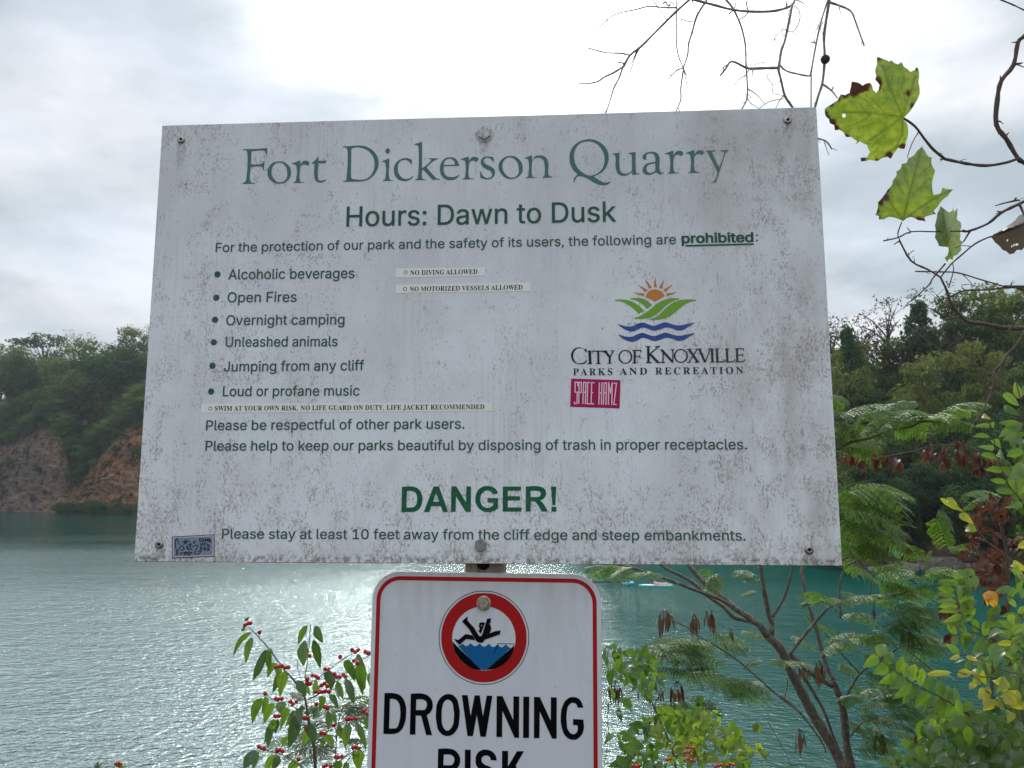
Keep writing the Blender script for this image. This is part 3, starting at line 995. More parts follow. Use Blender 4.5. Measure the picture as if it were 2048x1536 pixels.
M_RED = simplemat('red_sign_ink', (.34, .008, .010), .45, .15, 0, 60, .25, (.25, .006, .01))
M_BLACK2 = simplemat('black_sign_ink', (.002, .0025, .004), .5, .06)
M_BLUE2 = simplemat('blue_sign_ink', (.003, .10, .27), .45, .15)
b = MB()
plate(b, rounded(ctr2.x, ctr2.y, W2 / 2, H2 / 2, .036, rot2), Y2, Y2 + .0025, 0, 1, .0005)
b.build('board', [M_WHITE2, M_WHITE2E], sign2)
b = MB()
bands(b, rounded(ctr2.x, ctr2.y, W2 / 2 - .0058, H2 / 2 - .0058, .031, rot2), .0052, Y2 - .0003)
b.build('border', M_RED, sign2)
GP, GD, GE = Reg(870, 1170, 7.68), Reg(750, 1370, 9.2545), Reg(960, 1370, 8.5333)


def el2(cx, cy, rx, ry): return ' '.join('%.1f,%.1f' % (cx + rx * math.cos(R(22.5 * k)), cy + ry * math.sin(R(22.5 * k))) for k in range(16))


b = MB()
traced(b, GP, [el2(752, 807, 655, 685), el2(751, 819, 487, 495)], Y2 - .0004, o2)
b.build('pictogram_ring', M_RED, sign2)
b = MB()
traced(b, GP, ["360,940* 430,900* 480,938 545,893* 615,938 687,900* 755,945 825,903* 893,950 965,912* 1020,955 1090,912* 1150,960 1168,958* 800,1292 750,1306 706,1292"], Y2 - .00055, o2)
b.build('pictogram_water', M_BLUE2, sign2)
b = MB()
for s in ("268,868* 716,1310* 600,1288 450,1203 330,1062 285,950", "1222,922* 788,1306* 950,1272 1090,1182 1185,1052",
          "500,478* 500,545* 600,655* 660,755* 690,785 725,765* 800,520* 862,508* 850,570* 862,578* 835,590* 862,650 852,710 820,748 780,760* 935,705* 935,695* 950,708* 1003,692* 1000,755* 760,840* 740,875 690,885 640,865* 520,670* 415,557*",
          "575,770* 620,845* 480,828* 375,920* 290,828* 365,840* 470,752*"):
    traced(b, GP, [s], Y2 - .0007, o2)
traced(b, GP, ["770,578* 705,750* 660,697* 690,690* 685,650* 670,630* 680,612* 680,585* 720,570", el2(716, 622, 10, 10)], Y2 - .0007, o2)
strokes(b, GP, "9:1222,904-970,898-905,1058", Y2 - .0009, o2)
traced(b, GP, [el2(752, 809, 692, 721), el2(752, 809, 683, 712)], Y2 - .0004, o2)
b.build('pictogram_figure', M_BLACK2, sign2)
b = MB()
for g, ps in [(GD, ["177,148* 350,150 480,200 560,340 578,520 545,720 460,860 350,908* 155,903*", "277,255* 350,258 430,310 470,500 450,680 400,790 340,803* 262,802*"]),
              (GD, ["663,158* 900,162 1010,220 1070,360 1030,500 960,555* 1057,927* 948,925* 855,565* 755,563* 748,917* 645,915*", "765,265* 890,268 950,310 960,380 920,455 880,463* 758,462*"]),
              (GD, ["1350,165 1490,225 1555,400 1565,600 1500,850 1340,943 1200,870 1140,700 1130,500 1180,280", "1345,268 1420,310 1455,450 1462,600 1420,780 1335,843 1265,780 1235,600 1245,420 1280,310"]),
              (GD, ["1608,185* 1715,185* 1772,575* 1845,190* 1938,190* 1998,580* 2068,195* 2174,197* 2052,957* 1952,955* 1885,550* 1812,945* 1712,943*"]),
              (GE, ["285,185* 385,187* 568,595* 570,192* 670,195* 665,900* 590,898* 383,435* 377,887* 280,885*"]),
              (GE, ["740,197* 840,198* 837,903* 735,900*"]),
              (GE, ["922,203* 1022,205* 1207,610* 1210,208* 1310,210* 1308,915* 1230,912* 1020,450* 1015,907* 920,905*"]),
              (GE, ["1765,385* 1665,383* 1645,330 1585,302 1515,345 1480,480 1480,640 1510,780 1590,838 1650,805 1668,750 1665,685* 1588,680* 1588,580* 1765,588* 1765,780 1700,890 1600,935 1470,880 1395,720 1378,540 1420,330 1500,230 1590,203 1700,245"]),
              (Reg(804.8, 1480.2, 9.2545), ["663,158* 900,162 1010,220 1070,360 1030,500 960,555* 1057,927* 948,925* 855,565* 755,563* 748,917* 645,915*", "765,265* 890,268 950,310 960,380 920,455 880,463* 758,462*"]),
              (GD, ["1665,1195* 1772,1197* 1768,1955* 1660,1953*"]),
              (GE, ["287,1285* 187,1283* 165,1225 100,1200 40,1230 30,1300 70,1350 180,1400 270,1490 290,1620 240,1770 100,1840 -30,1790 -75,1640* 25,1635* 50,1720 105,1740 170,1710 185,1620 150,1530 40,1460 -50,1390 -75,1280 -40,1160 30,1110 105,1100 200,1130 265,1200"]),
              (GE, ["378,1122* 480,1122* 477,1390* 632,1128* 750,1128* 610,1370* 770,1840* 660,1838* 545,1480* 475,1590* 473,1835* 375,1833*"])]:
    traced(b, g, ps, Y2 - .0004, o2)
b.build('warning_lettering', M_BLACK2, sign2)
bolt(sign2, S(967.5, 1206.5, o2), M_BRASSY, Y2, .0062, 12, .0094, .0075)

# ---- the post
m, nt, out = mat('weathered_post_wood')
tc = nt.nodes.new('ShaderNodeTexCoord')
gr = noisef(nt, mapping(nt, tc.outputs['Object'], (160, 160, 7)), 1, 5, .6)
g2 = noisef(nt, mapping(nt, tc.outputs['Object'], (30, 30, 18)), 1, 3, .6)
c = mixc(nt, maprange(nt, g2, .4, .7, 0, .5), ramp(nt, gr, [(.3, (.10, .085, .06)), (.55, (.26, .235, .185)), (.75, (.33, .31, .26))]), (.13, .13, .085))
principled(nt, out, c, .85, .2, 0, bump(nt, gr, .6, .002))
M_POST = m
post = thing('wooden_post', 'weathered square wooden post carrying both signs', 'post', (0, 0, 0))
pc = SIGN_B + SE * S(969, 1125, .015).x
b = MB()
hw = .0255
y0 = SIGN2_OFF + .0027
base = pc.copy(); base.z = -0.35
v = []
for z in (-.35, .4, 1.0, SIGN_C.z + .25, SIGN_C.z + SH / 2 - .01):
    for sx, yy in ((-hw, y0), (hw, y0), (hw, y0 + .051), (-hw, y0 + .051)):
        q = pc + SE * sx + SN * yy
        v.append((q.x, q.y, z))
f = [(i * 4 + k, i * 4 + (k + 1) % 4, (i + 1) * 4 + (k + 1) % 4, (i + 1) * 4 + k) for i in range(4) for k in range(4)] + [(3, 2, 1, 0), (16, 17, 18, 19)]
b.add(v, f)
po = b.build('post', M_POST, post)
bv = po.modifiers.new('bevel', 'BEVEL'); bv.width = .003; bv.segments = 2
hc = S(967, 1127, y0)
b = MB()
seg = 20
q0 = [SIGN_B + SE * (hc.x + .0085 * math.cos(2 * math.pi * k / seg)) + SN * (y0 - .0006) + Vector((0, 0, hc.y + .0085 * math.sin(2 * math.pi * k / seg))) for k in range(seg)]
b.add(q0, [tuple(range(seg))])
b.build('bolt_hole', M_HOLE, post)

# ================================================================== LAND AND WATER
def angpx(px, py=977):             # azimuth of a pixel column on the horizon
    r = ray(px, py)
    return math.atan2(r.x, r.y)


SHORE = [(-900, 1030), (-400, 1021), (-100, 1022), (0, 1022.5), (60, 1024), (140, 1026), (270, 1027), (420, 1024), (700, 1021), (1000, 1022), (1250, 1026), (1430, 1040), (1560, 1082), (1650, 1125),
         (1700, 1142), (1760, 1139), (1830, 1134), (1900, 1137), (1960, 1142), (2048, 1146), (2300, 1170), (2700, 1230), (3300, 1330)]
SH_T = []
for px, py in SHORE:
    q = onz(px, py, WATER_Z)
    SH_T.append((math.atan2(q.x, q.y), math.hypot(q.x, q.y)))


def lerp_t(tab, a):
    if a <= tab[0][0]: return tab[0][1]
    for (x0, y0), (x1, y1) in zip(tab, tab[1:]):
        if a <= x1: return y0 + (y1 - y0) * (a - x0) / (x1 - x0)
    return tab[-1][1]


def shore_r(a): return lerp_t(SH_T, a)


CLIFF = [(angpx(p), h) for p, h in ((-900, 10), (-300, 24), (-60, 23), (0, 22), (45, 26), (80, 28), (112, 26), (128, 19), (142, 9), (158, 9), (185, 14), (215, 21), (245, 27), (280, 30), (330, 30), (480, 22), (800, 16), (1200, 12), (1450, 5), (1640, 1.2), (1720, .8), (1800, 1.2), (1850, 2.0), (1930, 2.2), (2000, 1.4), (2300, 1.5), (3300, 2))]
SLOPE = [(angpx(p), h) for p, h in ((-900, 20), (0, 24), (300, 22), (900, 26), (1250, 36), (1450, 36), (1560, 24), (1640, 15), (1900, 17), (2300, 20), (3300, 18))]
BACK = [(angpx(p), h) for p, h in ((-900, 60), (300, 60), (1200, 55), (1650, 46), (2300, 46), (3300, 40))]


def fbm(x, y, z, o=4):
    return noise.fractal(Vector((x, y, z)), 1.0, 2.0, o, noise_basis='PERLIN_ORIGINAL')


def land(a, t):
    """Point of the far bank: azimuth a, t in 0..1 up the face, 1..2 up the wooded slope, 2..3 plateau."""
    r0, ch, sh, bk = shore_r(a), lerp_t(CLIFF, a), lerp_t(SLOPE, a), lerp_t(BACK, a)
    if t <= 1:
        z = ch * t
        r = r0 + ch * .12 * t
    elif t <= 2:
        u = t - 1
        z = ch + sh * (u ** .85)
        r = r0 + ch * .12 + bk * u
    else:
        u = t - 2
        z = ch + sh + 3 * u
        r = r0 + ch * .12 + bk + 160 * u
    return r, z


def land_pt(a, t, rough=True):
    r, z = land(a, t)
    if rough and t < 1.15:
        s = min(1.0, lerp_t(CLIFF, a) / 12)
        k = r * a
        n = fbm(k * .07, z * .09, 1.3, 5) * 4.2 + abs(fbm(k * .32, z * .6, 6.1, 4)) * 2.6
        r += n * s * min(1, t * 8 + .25)
        z += fbm(k * .2, z * .3, 9.0, 3) * .8 * s * t
    return Vector((r * math.sin(a), r * math.cos(a), WATER_Z + z))


def rockmat():
    m, nt, out = mat('quarry_rock')
    tc = nt.nodes.new('ShaderNodeTexCoord')
    v = tc.outputs['Object']
    at = nt.nodes.new('ShaderNodeAttribute'); at.attribute_name = 'ochre'
    g = nt.nodes.new('ShaderNodeAttribute'); g.attribute_name = 'soil'
    n1 = noisef(nt, mapping(nt, v, (.10, .10, .22)), 1, 6, .68)
    n2 = noisef(nt, mapping(nt, v, (.30, .30, .95)), 1, 7, .68, .8)
    n3 = noisef(nt, mapping(nt, v, (.9, .9, .14), (3, 1, 0)), 1, 4, .6)
    grey = ramp(nt, n1, [(.30, (.055, .048, .050)), (.46, (.10, .088, .086)), (.55, (.15, .10, .075)), (.70, (.21, .155, .12))])
    och = ramp(nt, n3, [(.3, (.12, .058, .034)), (.5, (.21, .10, .05)), (.68, (.25, .135, .075)), (.8, (.10, .06, .042))])
    c = mixc(nt, at.outputs['Fac'], grey, och)
    c = mixc(nt, maprange(nt, n2, .48, .62, 0, .95), c, (.022, .02, .02))
    c = mixc(nt, g.outputs['Fac'], c, ramp(nt, n1, [(.3, (.022, .032, .014)), (.7, (.05, .05, .025))]))
    h = mth(nt, 'ADD', mth(nt, 'MULTIPLY', n2, 1.0), mth(nt, 'MULTIPLY', n1, 1.2))
    principled(nt, out, c, .9, .15, 0, bump(nt, h, .9, .8))
    return m


def far_bank():
    A = []
    a = angpx(-900)
    while a < angpx(3300):
        A.append(a)
        p = a
        a += .0022 if a < angpx(420) else (.006 if a < angpx(1500) else .0045)
    T = [-.25] + [i / 26 for i in range(27)] + [1.05, 1.12, 1.22, 1.35, 1.5, 1.65, 1.8, 2.0, 2.3, 3.0]
    vs, och, soil = [], [], []
    xr = [(angpx(p), h) for p, h in ((-900, .15), (60, .12), (125, .3), (150, .85), (280, .95), (330, .6), (500, .3), (3300, .15))]
    for t in T:
        for a in A:
            if t < 0:
                q = land_pt(a, 0, False); d = Vector((q.x, q.y, 0)).normalized(); q = q - d * .6 + Vector((0, 0, -3))
            else:
                q = land_pt(a, t)
            vs.append(q)
            och.append(max(0, min(1, lerp_t(xr, a) + .35 * fbm(q.x * .08, q.z * .12, 3, 3) + (.25 if .8 < t <= 1 else 0))))
            soil.append(0 if t < .96 else min(1, (t - .96) * 8))
    n = len(A)
    fs = [(j * n + i, (j + 1) * n + i, (j + 1) * n + i + 1, j * n + i + 1) for j in range(len(T) - 1) for i in range(n - 1)]
    mb = MB(); mb.add(vs, [tuple(reversed(f)) for f in fs], 0, False)
    o = mb.build('quarry_cliffs', rockmat())
    for nm, arr in (('ochre', och), ('soil', soil)):
        at = o.data.attributes.new(nm, 'FLOAT', 'POINT'); at.data.foreach_set('value', arr)
    return tag(o, kind='structure')


far_bank()


def watermat():
    m, nt, out = mat('quarry_lake_water')
    tc = nt.nodes.new('ShaderNodeTexCoord')
    v = tc.outputs['Object']
    sep = nt.nodes.new('ShaderNodeSeparateXYZ'); nt.links.new(v, sep.inputs[0])
    # wind-ruffled water on the open left, sheltered water under the right-hand hill and below the far shore
    gust = noisef(nt, mapping(nt, v, (.012, .045, 1)), 1, 3, .55)
    shel = maprange(nt, mth(nt, 'SUBTRACT', sep.outputs[0], mth(nt, 'MULTIPLY', sep.outputs[1], .07)), -5, 3.5)
    far = mth(nt, 'ADD', maprange(nt, sep.outputs[1], 38, 120, 0, .72), maprange(nt, sep.outputs[1], 120, 200, 0, .3))
    calm = mth(nt, 'MAXIMUM', mth(nt, 'MULTIPLY', shel, .72), far)
    calm = mth(nt, 'ADD', calm, maprange(nt, gust, .35, .65, .22, -.22), True)
    amp = maprange(nt, calm, 0, 1, 1.0, .16)
    w1 = noisef(nt, mapping(nt, v, (2.6, 4.2, 1), (0, 0, 0), (0, 0, R(-12))), 1, 3, .5, .3)
    w2 = noisef(nt, mapping(nt, v, (7.5, 11.5, 1), (7, 3, 0), (0, 0, R(14))), 1, 3, .55, .2)
    w3 = noisef(nt, mapping(nt, v, (.55, .95, 1), (1, 5, 0), (0, 0, R(-5))), 1, 2, .5)
    h = mth(nt, 'ADD', mth(nt, 'ADD', mth(nt, 'MULTIPLY', w1, .095), mth(nt, 'MULTIPLY', w2, .034)), mth(nt, 'MULTIPLY', w3, .08))
    h = mth(nt, 'MULTIPLY', h, mth(nt, 'MULTIPLY', amp, 1.25))
    b = bump(nt, h, 1.0, 1.0)
    deep = ramp(nt, noisef(nt, mapping(nt, v, (.02, .03, 1)), 1, 2, .5), [(.3, (.0003, .029, .023)), (.7, (.0006, .043, .034))])
    d = nt.nodes.new('ShaderNodeBsdfDiffuse'); nt.links.new(deep, d.inputs[0])
    g = nt.nodes.new('ShaderNodeBsdfGlossy'); g.inputs['Roughness'].default_value = .07
    g.inputs['Color'].default_value = (.84, 1.0, .975, 1)
    nt.links.new(b, g.inputs['Normal']); nt.links.new(b, d.inputs['Normal'])
    lw = nt.nodes.new('ShaderNodeLayerWeight'); nt.links.new(b, lw.inputs['Normal'])
    fac = ramp(nt, lw.outputs['Facing'], [(.25, (.03, .03, .03)), (.41, (.12, .12, .12)), (.53, (.62, .62, .62)), (.65, (.95, .95, .95)), (.95, (.98, .98, .98))])
    fac = mth(nt, 'MULTIPLY', mth(nt, 'MULTIPLY', fac, maprange(nt, shel, 0, 1, 1.0, .15)), maprange(nt, sep.outputs[1], 40, 110, 1.0, .72))
    mx = nt.nodes.new('ShaderNodeMixShader')
    nt.links.new(fac, mx.inputs[0]); nt.links.new(d.outputs[0], mx.inputs[1]); nt.links.new(g.outputs[0], mx.inputs[2])
    nt.links.new(mx.outputs[0], out.inputs[0])
    return m


mb = MB()
xs = [-420 + i * 40 for i in range(22)]
ys = [4, 40, 80, 120, 160, 200, 240, 280, 320, 360]
vs = [(x, y, WATER_Z) for y in ys for x in xs]
n = len(xs)
mb.add(vs, [(j * n + i, j * n + i + 1, (j + 1) * n + i + 1, (j + 1) * n + i) for j in range(len(ys) - 1) for i in range(n - 1)])
tag(mb.build('lake_water', watermat()), kind='structure')

# the overlook the photographer stands on, and the bank that drops away to the water
m, nt, out = mat('overlook_soil')
tc = nt.nodes.new('ShaderNodeTexCoord')
n1 = noisef(nt, tc.outputs['Object'], 2.2, 6, .65)
n2 = noisef(nt, tc.outputs['Object'], 38, 5, .7)
c = mixc(nt, maprange(nt, n2, .45, .65), ramp(nt, n1, [(.35, (.045, .04, .026)), (.55, (.085, .068, .045)), (.7, (.04, .055, .02))]), (.12, .095, .06))
principled(nt, out, c, .95, .1, 0, bump(nt, n2, .8, .02))


def bank_z(x, y):
    e = 3.0 + .5 * math.sin(x * .6) + (.5 if x > 1 else 0)
    if y < e: z = 0
    else: z = -(y - e) * .95
    return z + fbm(x * .8, y * .8, 2, 3) * .07 - .05 - max(0, 1 - abs(y - 2) / 2) * .03


vs, fs = [], []
gx = [-60 + 1.5 * i for i in range(81)]
gy = [-60, -40, -25, -14, -8, -4] + [-2 + .5 * i for i in range(32)]
for y in gy:
    for x in gx: vs.append((x, y, max(bank_z(x, y), WATER_Z - 2)))
n = len(gx)
mb = MB(); mb.add(vs, [(j * n + i, j * n + i + 1, (j + 1) * n + i + 1, (j + 1) * n + i) for j in range(len(gy) - 1) for i in range(n - 1)], 0, True)
tag(mb.build('overlook_ground', m), kind='structure')

# ------------------------------------------------------------------ far trees
FAR_L = leafmat('far_foliage', (.022, .055, .026), (.10, .15, .048), (.05, .11, .025), (.26, .32, .07), .42, .03, .6, 0, .62)
FAR_Y = leafmat('yellowing_far_foliage', (.065, .095, .03), (.125, .145, .045), (.13, .18, .035), (.28, .30, .07), .42, .03, .6, 0, .3)
FAR_D = leafmat('dark_far_foliage', (.024, .062, .032), (.058, .105, .048), (.045, .10, .03), (.12, .19, .05), .36, .03, .6, 0, .4)
FAR_BR = leafmat('purplish_thin_foliage', (.050, .038, .032), (.095, .07, .055), (.09, .07, .05), (.17, .13, .09), .35, .05, .6)
BARK = barkmat('grey_brown_bark', (.055, .045, .035), (.16, .14, .11), 12)
BARKD = barkmat('far_tree_bark', (.06, .05, .042), (.17, .15, .13), 2)


def crown_mb(rng, blobs, n, size, up=.35):
    """Thousands of small leaf sprays in the outer part of several overlapping clumps."""
    mb = MB()
    wts = [b[1].x * b[1].y + b[1].z for b in blobs]
    for _ in range(n):
        c, r = rng.choices(blobs, wts)[0]
        d = Vector((rng.gauss(0, 1), rng.gauss(0, 1), rng.gauss(0, 1))).normalized()
        k = rng.uniform(.55, 1.06)
        p = c + Vector((d.x * r.x, d.y * r.y, d.z * r.z)) * k
        nrm = (d * .9 + Vector((rng.gauss(0, .55), rng.gauss(0, .55), rng.gauss(0, .55) + up))).normalized()
        t = nrm.cross(Vector((rng.gauss(0, 1), rng.gauss(0, 1), rng.gauss(0, .6)))).normalized()
        s = nrm.cross(t)
        q = size * rng.uniform(.55, 1.35)
        w = q * rng.uniform(.35, .7)
        mb.add([p - t * q, p + s * w - nrm * q * .15, p + t * q * rng.uniform(.7, 1.1), p - s * w * rng.uniform(.6, 1) - nrm * q * .15], [(0, 1, 2, 3)])
    return mb


def tree_proto(kind, seed):
    """Crown and trunk meshes for one kind of tree, unit height, standing at the origin."""
    rng = random.Random(seed)
    t = MB()
    if kind == 'round':
        bl = []
        for i in range(11):
            a, h = rng.uniform(0, 6.28), rng.uniform(.22, .86)
            rr = .30 * math.sin(math.pi * min(1, max(.12, (h - .05) / .98))) * rng.uniform(.5, 1.05)
            s = rng.uniform(.11, .19)
            bl.append((Vector((math.cos(a) * rr, math.sin(a) * rr, h)), Vector((s, s, s * .78))))
        bl.append((Vector((0, 0, .55)), Vector((.2, .2, .3))))
        c = crown_mb(rng, bl, 3800, .0195)
        tube(t, [Vector((0, 0, -.06)), Vector((.01, 0, .25)), Vector((-.01, .01, .6))], .022, .008, 6, 0, 3)
        for i in range(5):
            a = rng.uniform(0, 6.28)
            tube(t, [Vector((0, 0, .2 + .07 * i)), Vector((math.cos(a) * .1, math.sin(a) * .1, .33 + .08 * i)), Vector((math.cos(a) * .2, math.sin(a) * .2, .42 + .08 * i))], .009, .003, 5, 0, 2)
    elif kind == 'layered':
        bl = []
        for i in range(16):
            a, h = rng.uniform(0, 6.28), .15 + .8 * i / 16
            rr = rng.uniform(.08, .34) * (1.05 - .5 * h)
            s = rng.uniform(.09, .17)
            bl.append((Vector((math.cos(a) * rr, math.sin(a) * rr, h)), Vector((s * 1.2, s * 1.2, s * .5))))
        c = crown_mb(rng, bl, 3800, .020, .6)
        tube(t, [Vector((0, 0, -.06)), Vector((.02, 0, .3)), Vector((0, .02, .85))], .02, .004, 6, 0, 3)
        for b in bl[::2]:
            tube(t, [Vector((0, 0, max(.05, b[0].z - .15))), b[0] * .6 + Vector((0, 0, b[0].z * .35)), b[0]], .007, .002, 5, 0, 2)
    elif kind == 'narrow':
        bl = [(Vector((rng.uniform(-.03, .03), rng.uniform(-.03, .03), h)), Vector((w, w, .09))) for h, w in ((.12, .15), (.24, .17), (.36, .17), (.48, .15), (.6, .13), (.71, .10), (.81, .075), (.9, .045))]
        c = crown_mb(rng, bl, 3000, .018, .1)
        tube(t, [Vector((0, 0, -.06)), Vector((0, 0, .9))], .02, .003, 6, 0, 3)
    elif kind == 'conifer':
        mbc = MB()
        for k in range(15):
            h = .05 + .92 * k / 15
            rr = .26 * (1 - h) + .015
            for j in range(34):
                a = rng.uniform(0, 6.28)
                e = rr * rng.uniform(.6, 1.1)
                b0 = Vector((0, 0, h + .01))
                tip = Vector((math.cos(a) * e, math.sin(a) * e, h - .03 + rng.uniform(-.03, .035)))
                s = Vector((-math.sin(a), math.cos(a), .1)) * .02 * rng.uniform(.7, 1.4)
                md = b0.lerp(tip, .55)
                mbc.add([b0, md - s, tip, md + s], [(0, 1, 2, 3)])
        c = mbc
        tube(t, [Vector((0, 0, -.05)), Vector((0, 0, .96))], .016, .002, 6, 0, 3)
    elif kind == 'umbrella':
        bl = [(Vector((rng.uniform(-.26, .26), rng.uniform(-.26, .26), rng.uniform(.72, .93))), Vector((.12, .12, .04))) for _ in range(12)]
        c = crown_mb(rng, bl, 1200, .02, .7)
        tube(t, [Vector((0, 0, -.06)), Vector((.02, 0, .3)), Vector((.0, 0, .62))], .018, .010, 6, 0, 3)
        for b in bl[:8]: tube(t, [Vector((0, 0, .5)), b[0] * .5 + Vector((0, 0, .36)), b[0]], .008, .002, 5, 0, 3)
    else:                          # sparse: twigs and a thin veil of leaves
        bl = []
        tube(t, [Vector((0, 0, -.06)), Vector((.01, 0, .3)), Vector((0, .0, .9))], .016, .004, 6, 0, 3)
        for i in range(26):
            a, h = rng.uniform(0, 6.28), rng.uniform(.25, .85)
            e = Vector((math.cos(a) * rng.uniform(.08, .3), math.sin(a) * rng.uniform(.08, .3), h + rng.uniform(.1, .25)))
            b0 = Vector((0, 0, h))
            tube(t, [b0, b0.lerp(e, .5) + Vector((0, 0, .03)), e], .007, .0018, 4, 0, 2)
            for j in range(4):
                f = b0.lerp(e, rng.uniform(.4, 1))
                g = f + Vector((rng.gauss(0, .06), rng.gauss(0, .06), rng.uniform(.02, .1)))
                tube(t, [f, g], .003, .001, 3, 0, 2)
                bl.append((g, Vector((.045, .045, .04))))
        c = crown_mb(rng, bl, 1100, .0125)
    return c, t


PROTO = {}
GLADE = thing  # alias keeps the builder below readable


def get_proto(kind, var, matn, mat_):
    key = (kind, var, matn)
    if key not in PROTO:
        c, t = tree_proto(kind, hash((kind == 'round', kind == 'sparse', len(kind), var)) % 9999 + var)
        oc = c.build('crown', mat_); ot = t.build('trunk', BARKD)
        PROTO[key] = (oc.data, ot.data)
        bpy.data.objects.remove(oc); bpy.data.objects.remove(ot)
    return PROTO[key]


MATS = {'g': FAR_L, 'y': FAR_Y, 'd': FAR_D, 'b': FAR_BR}
trng = random.Random(77)


def far_tree(name, kind, var, mk, p, height, label, group=None, wide=1.0, cat='tree'):
    cm, tm = get_proto(kind, var, mk, MATS[mk])
    o = thing(name, label, cat, p, trng.uniform(0, 6.28), group)
    for nm, me in (('crown', cm), ('trunk', tm)):
        k = bpy.data.objects.new(nm, me); COL.objects.link(k); k.parent = o
    o.scale = (height * wide, height * wide, height)
    return o


def slope_pt(px, t):
    a = angpx(px)
    q = land_pt(a, t, False)
    return q


def top_height(q, py):             # height a tree at q needs for its top to reach a row of the photograph
    f = (q - CAM).dot(FW)
    lo, hi = 0, 60
    for _ in range(30):
        m_ = (lo + hi) / 2
        d = q + Vector((0, 0, m_)) - CAM
        y = 768 - FPX * d.dot(UP) / d.dot(FW)
        if y > py: lo = m_
        else: hi = m_
    return lo


GL = 'trees covering the slope above the far cliff'
LL = 'bushy green tree in the wood on the slope above the far orange cliff'
# skyline trees above the far cliff: column, row of the top, kind
SKY_L = [(-60, 668, 'round', 'g'), (2, 668, 'round', 'y'), (26, 674, 'round', 'g'), (66, 661, 'umbrella', 'd'), (98, 690, 'round', 'd'), (128, 674, 'sparse', 'y'), (152, 682, 'round', 'y'), (178, 676, 'layered', 'g'),
         (205, 664, 'round', 'd'), (226, 658, 'round', 'd'), (250, 650, 'layered', 'y'), (268, 655, 'sparse', 'y'), (290, 656, 'round', 'y')]
for px, py, kd, mk in SKY_L:
    q = slope_pt(px, 1.75 + trng.uniform(-.1, .1))
    lab = {'umbrella': 'flat-topped dark tree rising alone above the far cliff skyline', 'sparse': None}.get(kd)
    h = top_height(q, py)
    if kd == 'sparse':
        lab = 'thin airy tree on the far skyline beside the flat-topped tree' if px < 200 else 'tall thin airy tree on the far skyline nearest the sign edge'
    if lab: far_tree('tree', kd, 0, mk, q, h, lab, None, 1.25 if kd == 'umbrella' else .9)
    else: far_tree('tree', kd, trng.randrange(3), mk, q, h, {'g': 'green crown along the skyline above the far cliff', 'y': 'pale yellow-green crown along the skyline above the far cliff', 'd': 'dark green crown along the skyline above the far cliff'}[mk], 'skyline trees above the far cliff ' + {'g': 'green', 'y': 'yellow-green', 'd': 'dark'}[mk], 1.0)
for px, t, py, mk in ((92, 1.66, 706, 'g'), (112, 1.62, 700, 'd'), (135, 1.68, 698, 'g'), (150, 1.6, 706, 'y'), (170, 1.64, 700, 'g'), (60, 1.66, 704, 'g'), (36, 1.62, 700, 'd'), (10, 1.66, 694, 'g'), (195, 1.62, 698, 'd'), (225, 1.64, 690, 'g'), (255, 1.62, 690, 'd')):
    q = slope_pt(px, t)
    far_tree('tree', 'round', trng.randrange(3), mk, q, top_height(q, py), LL, GL, 1.15)
# the wooded slope
for t, step, py0, hh in ((1.55, 21, 690, 10), (1.36, 19, 718, 10), (1.22, 18, 752, 9.5), (1.1, 17, 790, 8.5), (1.03, 16, 822, 7.5)):
    px = -70 + trng.uniform(0, 14)
    while px < 345:
        q = slope_pt(px, t + trng.uniform(-.06, .06))
        far_tree('tree', trng.choice(['round', 'round', 'layered']), trng.randrange(3), trng.choice('gggdd' if t < 1.5 else 'ggyyd'), q, hh * trng.uniform(.75, 1.25), LL, GL, trng.uniform(.95, 1.3))
        px += step * trng.uniform(.75, 1.25)
# growth in the gully and at the foot of the cliff
GG_ = 'shrubs in the gully and at the foot of the far cliff'
for px, py, s in ((118, 862, 5), (128, 890, 6), (136, 912, 6), (150, 930, 6.5), (165, 905, 7), (182, 878, 7), (205, 862, 7), (160, 960, 5), (146, 975, 5), (228, 850, 7), (60, 842, 6), (20, 872, 6), (-10, 880, 6), (268, 880, 5), (262, 930, 6), (275, 960, 6),
                  (252, 985, 5), (95, 850, 5), (245, 842, 8), (275, 846, 8)):
    a = angpx(px)
    rr = shore_r(a)
    d = rr + 2 + max(0, (1010 - py)) * .035
    q = P(px, py, d * math.cos(a))
    q.z -= s * .5
    far_tree('shrub', 'round', trng.randrange(3), trng.choice('ggd'), q, s, 'dense green shrub growing in the rock gully or along the foot of the far cliff', GG_, 1.5, 'shrub')
for px in (121, 136, 152, 160, 184, 205, 212, 236, 250, 262, 279):
    a = angpx(px)
    q = land_pt(a, .0, False); q = q + Vector((0, -1.5, -.4))
    far_tree('shrub', 'round', trng.randrange(3), trng.choice('ggd'), q, trng.uniform(1.6, 6.2), 'dense green shrub growing in the rock gully or along the foot of the far cliff', GG_, 1.7, 'shrub')

for px, py, s in ((18, 925, 3.4), (52, 905, 2.6), (74, 940, 3.0), (34, 968, 2.2), (92, 985, 2.6), (8, 985, 2.4), (66, 1000, 2.0), (215, 930, 2.6), (200, 965, 2.2), (232, 900, 3), (272, 905, 3.6), (265, 1000, 3.2), (190, 925, 3)):
    a = angpx(px)
    d = shore_r(a) - 1.5 + max(0, (1024 - py)) * .02
    q = P(px, py, d * math.cos(a)); q.z -= s * .4
    far_tree('shrub', 'round', trng.randrange(3), trng.choice('gd'), q, s, 'dense green shrub growing in the rock gully or along the foot of the far cliff', GG_, 1.6, 'shrub')

